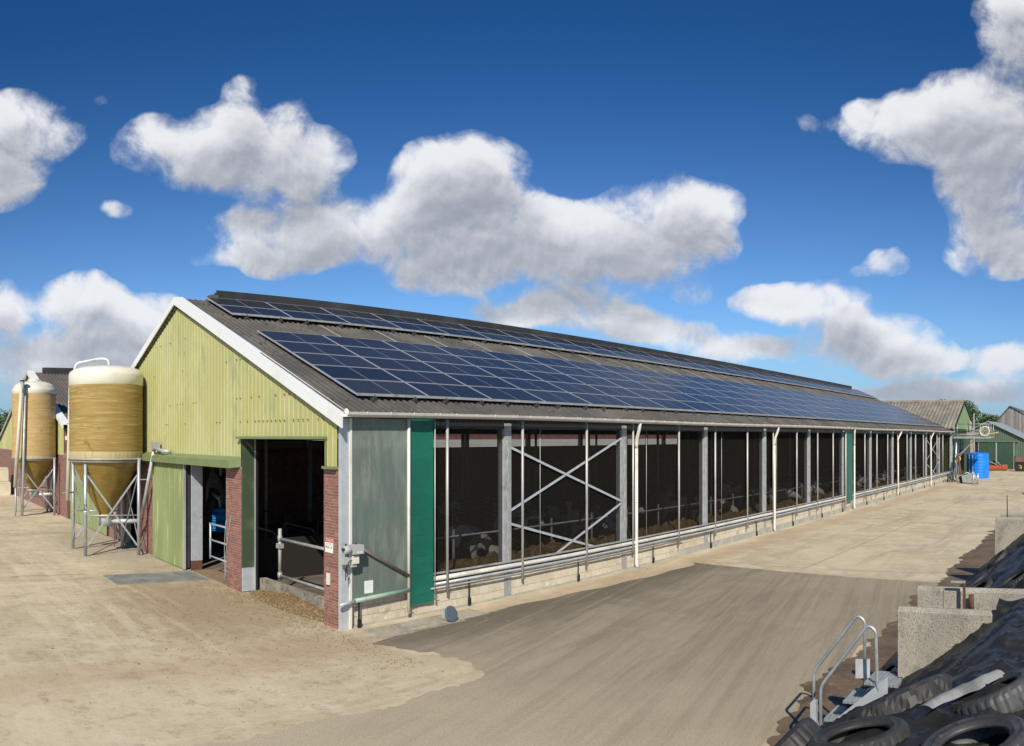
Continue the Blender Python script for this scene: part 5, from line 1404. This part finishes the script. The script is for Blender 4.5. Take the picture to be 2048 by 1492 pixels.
for x in (59.62, 61.18):
    for y in (-.36, -1.55, -2.75, -3.3, -3.5, -3.72): MB().tube([(x, y, 3.9), (x, y, 5.12)], .025, 6).obj('rail_post', M_leg, t)
    for z in (5.12, 4.55): MB().tube([(x, -.35, z), (x, -3.72, z)], .022, 6).obj('guard_rail', M_leg, t)
for z in (5.12, 4.55): MB().tube([(59.62, -3.72, z), (61.18, -3.72, z)], .022, 6).obj('guard_rail', M_leg, t)
MB().tube([(60, -.5, .05), (60, -.5, 3.9)], .07, 8).tube([(61, -.5, .05), (61, -.5, 3.9)], .07, 8).obj('support_post', M_leg, t)
MB().bar((60, -.6, 2.2), (60, -2.4, 3.85), .08, .08).obj('diagonal_brace', M_leg, t)
MB().bar((59.9, -.6, 1.9), (59.9, -1.6, 3.1), .10, .05).obj('diagonal_brace', M_galvd, t)
MB().tube([(59.9, -.35, 0), (59.9, -.38, 1.1), (60.0, -.5, 3.8)], .05, 6).obj('drop_pipe', M_leg, t)
t = thing('hose_reel', 'cream ring shaped hose reel on the railed platform', 'hose reel', (59.55, -3.15, 4.45))
M_hose = mat('tan_hose', (.50, .36, .18), .6)
MB().tube(arc((0, 0, 0), 0, 2 * math.pi, .42, 28, (0, 1, 0), (0, 0, 1))[:-1], .055, 8, closed=True).obj('reel_ring', M_pvc, t)
MB().tube(arc((.05, 0, 0), 0, 2 * math.pi, .30, 24, (0, 1, 0), (0, 0, 1))[:-1], .05, 8, closed=True).obj('hose_coil', M_hose, t)
mb = MB()
for a in (0, 60, 120): c, s_ = math.cos(math.radians(a)), math.sin(math.radians(a)); mb.bar((0, -.42 * c, -.42 * s_), (0, .42 * c, .42 * s_), .03, .03)
mb.obj('reel_spokes', M_galvd, t)
tag(MB().tube(rounded([(59.7, -.5, 4.05), (59.65, -1.2, 4.2), (59.6, -2.0, 4.08), (59.6, -2.7, 4.3), (59.62, -3.1, 4.1), (59.5, -4.4, 4.35)], .3), .05, 7).obj('loose_hose', M_hose), 'tan hose lying loosely along the railed platform', 'hose')
tag(MB().box(60.1, 60.9, -2.3, -1.4, 3.985, 4.35).box(60.2, 60.5, -2.1, -1.9, 4.35, 4.75).obj('pump_unit', M_galvd), 'small grey pump unit standing on the railed platform', 'pump')
t = thing('vent_pipe', 'thin pale vent pipe and stubby valve behind the railed platform', 'vent pipe', (67, -.98, 0))
MB().tube([(0, 0, 0), (0, 0, 6.3)], .05, 8).obj('tall_pipe', M_pole, t)
MB().tube([(0, .4, 3.9), (0, .4, 5.2)], .07, 8).lathe([(0, 0), (.2, 0), (.2, .2), (.1, .35), (0, .4)], (0, .4, 5.15), 12).obj('valve_head', M_galvd, t)
t = thing('yellow_ring', 'yellow ring shaped hose coil hanging under the railed platform', 'hose coil', (59.3, -.78, 1.98))
MB().tube(arc((0, 0, 0), 0, 2 * math.pi, .2, 20, (0, 1, 0), (0, 0, 1))[:-1], .07, 8, closed=True).obj('coil', mat('yellow_hose', (.62, .42, .05), .5), t)
MB().bar((0.1, .1, .2), (.2, .3, .5), .05, .05).obj('hook', M_galvd, t)
# clutter at the barn end
random.seed(14)
t = thing('pipe_stack', 'tangle of grey pipes and hoses against the far end of the plinth', 'pipes')
for k in range(9):
    x = random.uniform(56.3, 59.6)
    MB().tube(rounded([(x, -.15 - random.random() * .3, .02), (x + random.uniform(-.2, .3), -.3, random.uniform(.4, .9)), (x + random.uniform(-.1, .6), -.5, .05), (x + .5, -.7, .05)], .15), .035, 6).obj('pipe', random.choice([M_galvd, M_blackm, M_pvc]), t)
t = thing('slurry_mixer', 'dark wheeled pump with brown drive arm leaning by the barn corner', 'machine', (57.6, -1.5, 0))
MB().tube([(0, .25, .3), (0, -.25, .3)], .28, 14).obj('wheel', M_blk, t)
MB().bar((0, .1, .3), (1.5, .7, 2.4), .14, .22).obj('drive_arm', M_rust, t)
MB().tube([(0, 0, .7), (-.3, -.5, .85), (.1, -.8, .6)], .05, 8).obj('bent_handle', M_pvc, t)
MB().box(-.1, .5, -.1, .5, .3, .62).obj('pump_housing', M_galvd, t)
t = thing('metal_hopper', 'pale grey sheet metal hopper tipped on the ground beside two short posts', 'hopper', (55.4, -2.35, 0))
MB().prism([(0, -.55, .25), (0, .45, .10), (0, .55, .62), (0, -.35, .95)], (.7, 0, 0)).obj('hopper_body', M_leg, t)
MB().prism([(-.02, -.38, .97), (-.02, -.33, 1.0), (-.02, -.78, .12), (-.02, -.83, .10)], (.74, 0, 0)).obj('hopper_lid', M_galv, t)
MB().tube([(.35, .6, .0), (.35, .6, .45)], .16, 10).obj('hopper_foot', M_blk, t)
for k, (x, y) in enumerate(((53.9, -3.05), (54.6, -3.3))):
    o = MB().tube([(x, y, 0), (x, y, .92)], .09, 12).obj('bollard', M_leg); tag(o, ['left of the two short galvanised posts before the tank', 'right of the two short galvanised posts before the tank'][k], 'bollard', 'short posts before the tank')

# old barn across the end of the yard
M_oldroof = mat('old_corrugated_roof', (.20, .18, .145), .95, var=[(.8, (.27, .24, .19), .42, .62), (4, (.13, .115, .09), .52, .68), (2, (.34, .30, .24), .62, .76)], rnd=.12)
M_mint = mat('mint_green_boards', (.24, .40, .21), .6, var=(1.2, (.20, .34, .18), .45, .65))
ob = thing('old_barn', 'old barn with mossy grey corrugated roof and mint green gable across the yard end', 'barn')
OX0, OXR, OX1, OZE, OZR, OY0, OY1 = 59.9, 65.3, 71.4, 4.75, 7.35, -.35, 26
MB().box(60.4, 71, OY0 + .4, OY1, 0, 4.7).obj('barn_wall', mat('dark_green_wall', (.06, .085, .055), .6), ob)
MB().prism([(OX0 + .3, OY0 + .06, OZE - .05), (OX1 - .3, OY0 + .06, OZE - .05), (OXR, OY0 + .06, OZR - .12)], (0, .12, 0)).obj('gable_boards', M_mint, ob)
mb = MB()
for k in range(30):
    x = OX0 + .4 + k * .36; zt = OZE + (OZR - OZE) * ((x - OX0) / (OXR - OX0) if x < OXR else (OX1 - x) / (OX1 - OXR)) - .16
    if zt > OZE and x < OX1 - .3: mb.box(x, x + .02, OY0 + .03, OY0 + .06, OZE - .05, zt)
mb.obj('board_joint', M_trimg, ob, kind='stuff')
for s_, xa in ((1, OX0), (-1, OX1)):
    run = abs(OXR - xa); l_ = math.hypot(run, OZR - OZE); a_ = math.atan2(OZR - OZE, run)
    sm_ = corr_mesh('old_roof_sheet', 1.05, l_ / 2 + .12, .35, .045, M_oldroof)
    for r in range(2):
        for c in range(25):
            base = -.1 + r * l_ / 2
            if s_ > 0: put('roof_sheet', sm_, ob, (xa + base * math.cos(a_), OY0 + (c + 1) * 1.05, OZE + base * math.sin(a_) + .02 * (r % 2)), (a_, 0, -math.pi / 2))
            else: put('roof_sheet', sm_, ob, (xa - base * math.cos(a_), OY0 + c * 1.05, OZE + base * math.sin(a_) + .02 * (r % 2)), (a_, 0, math.pi / 2))
MB().tube([(OXR, OY0 - .02, OZR + .05), (OXR, OY1, OZR + .05)], .16, 8).obj('ridge_cap', M_oldroof, ob)
for xa in (OX0 - .1, OX1 + .1): MB().bar((xa, OY0 - .03, OZE - .05), (OXR, OY0 - .03, OZR + .02), .05, .22).obj('verge_board', M_blackm, ob)
# dark recess and mint wall beneath the platform
MB().box(60.2, 60.35, -.25, .2, 0, 3.8).obj('corner_boards', mat('teal_corner', (.05, .20, .14), .5), ob)
MB().box(62.5, 62.7, -.75, -.2, 0, 3.8).obj('side_wing', mat('dark_teal_door', (.03, .07, .055), .5), ob)
for k in range(3): MB().box(62.44, 62.5, -.74 + k * .18, -.60 + k * .18, 0, 3.75).obj('wing_board', bpy.data.materials['dark_teal_door'], ob)
# brick block between, dark green machinery hall
gh = thing('machinery_hall', 'dark green steel hall with big sliding doors facing the road', 'building')
M_dg = mat('dark_green_steel', (.035, .075, .045), .5, var=(1.5, (.045, .09, .055), .45, .65)); M_dg2 = mat('green_cladding_light', (.11, .16, .10), .5, var=(1.5, (.13, .18, .12), .45, .65))
GX = 82.0
def gzr(y): return 5.7 - abs(y + .3) * .47
mb_y = [3.4 - .30 * k for k in range(40)]
def hall_sheet(y0, y1, zb):
    mb = MB(); ys_ = [y0, y1]; mb.add([(GX, y0, zb), (GX, y1, zb), (GX, y1, gzr(y1)), (GX, y0, gzr(y0))], [(0, 1, 2, 3)])
    n = int(abs(y1 - y0) / .26)
    for k in range(n):
        y = y0 + (y1 - y0) * (k + .5) / n; mb.box(GX - .05, GX - .001, y - .05, y + .05, zb, gzr(y))
    return mb.obj('cladding_sheet', M_dg2, gh)
for a, b_, z in ((3.5, 1.3, 2.6), (1.3, -.3, 3.45), (-.3, -1.9, 3.45), (-1.9, -3.5, 3.45), (-3.5, -5.5, 1.55), (-5.5, -7.5, 1.55), (-7.5, -9.5, 1.55)): hall_sheet(a, b_, z)
MB().box(GX - .06, GX + .2, -9.5, -3.5, 0, 1.55).obj('brick_base', M_brickj, gh)
MB().box(GX - .3, GX - .1, 1.3, 3.4, 0, 3.6).obj('brick_pier', mat('pale_brick', (.36, .27, .21), .9, var=(2, (.42, .33, .26), .4, .65)), gh)
MB().box(GX + .02, GX + .5, .9, 1.3, 0, 3.4).obj('dark_gap', M_blk, gh)
for a, b_ in ((.88, -1.24), (-1.30, -3.36)):
    d = MB().box(GX - .14, GX - .07, b_, a, .15, 3.32).obj('sliding_door', M_dg, gh)
    MB().box(GX - .17, GX - .135, b_ - .03, b_ + .03, .12, 3.32).obj('door_edge', M_galv, d)
    MB().box(GX - .17, GX - .135, a - .03, a + .03, .12, 3.32).obj('door_edge', M_galv, d)
MB().box(GX - .25, GX - .06, -3.9, 1.4, 3.33, 3.50).obj('door_track', M_dg2, gh)
MB().box(GX - .2, GX, -3.5, 1.3, 0, .12).obj('threshold', M_apron, gh)
M_hroof = mat('grey_steel_roof', (.33, .37, .38), .5, .2, var=(1, (.38, .41, .42), .45, .65))
for s_ in (1, -1):
    y1 = -.3 + s_ * 3.9 if s_ > 0 else -9.8
    MB().prism([(GX - .35, -.3, 5.82), (GX - .35, y1, gzr(y1) + .12), (GX - .35, y1, gzr(y1) + .02), (GX - .35, -.3, 5.72)], (14, 0, 0)).obj('roof_slope', M_hroof, gh)
MB().box(GX + .6, 95, -9.4, 3.3, 0, 1.4).obj('hall_interior', M_dark, gh)
# grey timber barn behind
wb = thing('timber_barn', 'tall silvery grey vertical board barn behind the green hall', 'barn')
M_wood = [mat('weathered_boards_%s' % n_, c_, .85, var=(2, tuple(v * .8 for v in c_), .42, .62, (3, 3, .3))) for n_, c_ in (('a', (.27, .25, .235)), ('b', (.22, .20, .185)), ('c', (.33, .31, .29)))]
WX = 100.0
def wz(y): return 8.25 - (y + .8) * 1.12 if y > -.8 else 8.25 + (y + .8) * .50
y = 2.2; random.seed(8)
while y > -9:
    w_ = random.uniform(.18, .26); zt = min(wz(y), wz(y - w_)) + .03
    MB().box(WX - random.uniform(0, .02), WX + .05, y - w_ + .012, y, 0, max(.5, zt)).obj('board', random.choice(M_wood), wb); y -= w_
MB().box(WX + .051, WX + .2, -9, 2.2, 0, 4.5).obj('backing', M_dark, wb)
MB().prism([(WX - .2, -.8, 8.4), (WX - .2, -9.2, wz(-9.2) + .15), (WX - .2, -9.2, wz(-9.2)), (WX - .2, -.8, 8.28)], (20, 0, 0)).obj('roof_slope', mat('dark_sheet_roof', (.12, .12, .125), .7), wb)
MB().prism([(WX - .2, -.8, 8.4), (WX - .2, 2.5, wz(2.5) + .15), (WX - .2, 2.5, wz(2.5)), (WX - .2, -.8, 8.28)], (20, 0, 0)).obj('roof_slope', bpy.data.materials['dark_sheet_roof'], wb)
# orange mower
M_or = mat('orange_paint', (.42, .085, .03), .6, var=(5, (.45, .10, .04), .5, .68))
t = thing('rotary_mower', 'orange rotary mower with dark gearbox parked before the green doors', 'mower', (80.7, -1.5, 0))
MB().prism([(-.4, -1.05, .12), (-.4, -1.05, .45), (-.2, -1.0, .62), (.4, -1.0, .62), (.4, -1.05, .12)], (0, 2.3, 0)).obj('mower_deck', M_or, t)
MB().prism([(-.45, -1.25, .1), (-.45, -1.25, .5), (-.25, -1.22, .70), (.4, -1.22, .70), (.4, -1.25, .1)], (0, .6, 0)).obj('side_hood', M_or, t)
MB().box(-.46, -.42, -1.2, 1.25, .02, .16).obj('skid', M_rust, t)
MB().box(-.2, .3, .1, .6, .62, .95).tube([(0, .35, .95), (0, .35, 1.25)], .12, 8).obj('gearbox', M_blk, t)
MB().tube([(-.3, .0, .7), (-.3, .9, 1.1), (-.3, 1.2, .8)], .05, 6).tube([(-.3, -.5, .6), (-.3, .2, 1.3)], .05, 6).obj('linkage', M_galvd, t)
t = thing('storage_chest', 'black storage chest with yellow emblem by the green hall at the right edge', 'chest', (78.6, -5.0, 0))
M_em = mat('yellow_emblem', (.70, .55, .03), .5)
MB().prism([(0, -1.6, 0), (0, 1.15, 0), (0, 1.22, .85), (0, 1.1, 1.0), (0, -1.6, 1.0)], (1.2, 0, 0)).obj('chest_body', M_blk, t)
MB().box(-.03, 1.23, -1.62, 1.24, 1.0, 1.08).obj('chest_lid', M_blackm, t)
MB().tube(arc((-.012, .62, .55), math.radians(40), math.radians(300), .15, 14, (0, 1, 0), (0, 0, 1)), .04, 6).box(-.02, 0, .40, .47, .30, .55).obj('emblem', M_em, t)
# round drum added out of view so its shadow falls on the yard
t = thing('round_shadow_caster', 'round grey concrete drum added out of view to cast a shadow on the road', 'tank', (42.3, -13.6, 0))
MB().lathe([(0, 0), (3.1, 0), (3.1, 3.0), (3.0, 3.05), (0, 3.4)], (0, 0, 0), 48).obj('caster_wall', M_conc, t)
# lightning rod / weather vane beyond the ridge
t = thing('wind_turbine', 'tiny distant wind turbine above the far end of the ridge', 'wind turbine', (560, 215, 0))
MB().tube([(0, 0, 0), (0, 0, 41)], [1.1, .6], 8).obj('mast', M_pole, t)
for a in (75, 195, 315): MB().bar((0, 0, 41), (5.0 * math.cos(math.radians(a)) * -.35, 5.0 * math.cos(math.radians(a)) * .93, 41 + 5.0 * math.sin(math.radians(a))), .5, .8).obj('blade', M_blackm, t)
MB().box(-.8, .8, -.8, .8, 40.4, 42).obj('nacelle', M_blackm, t)
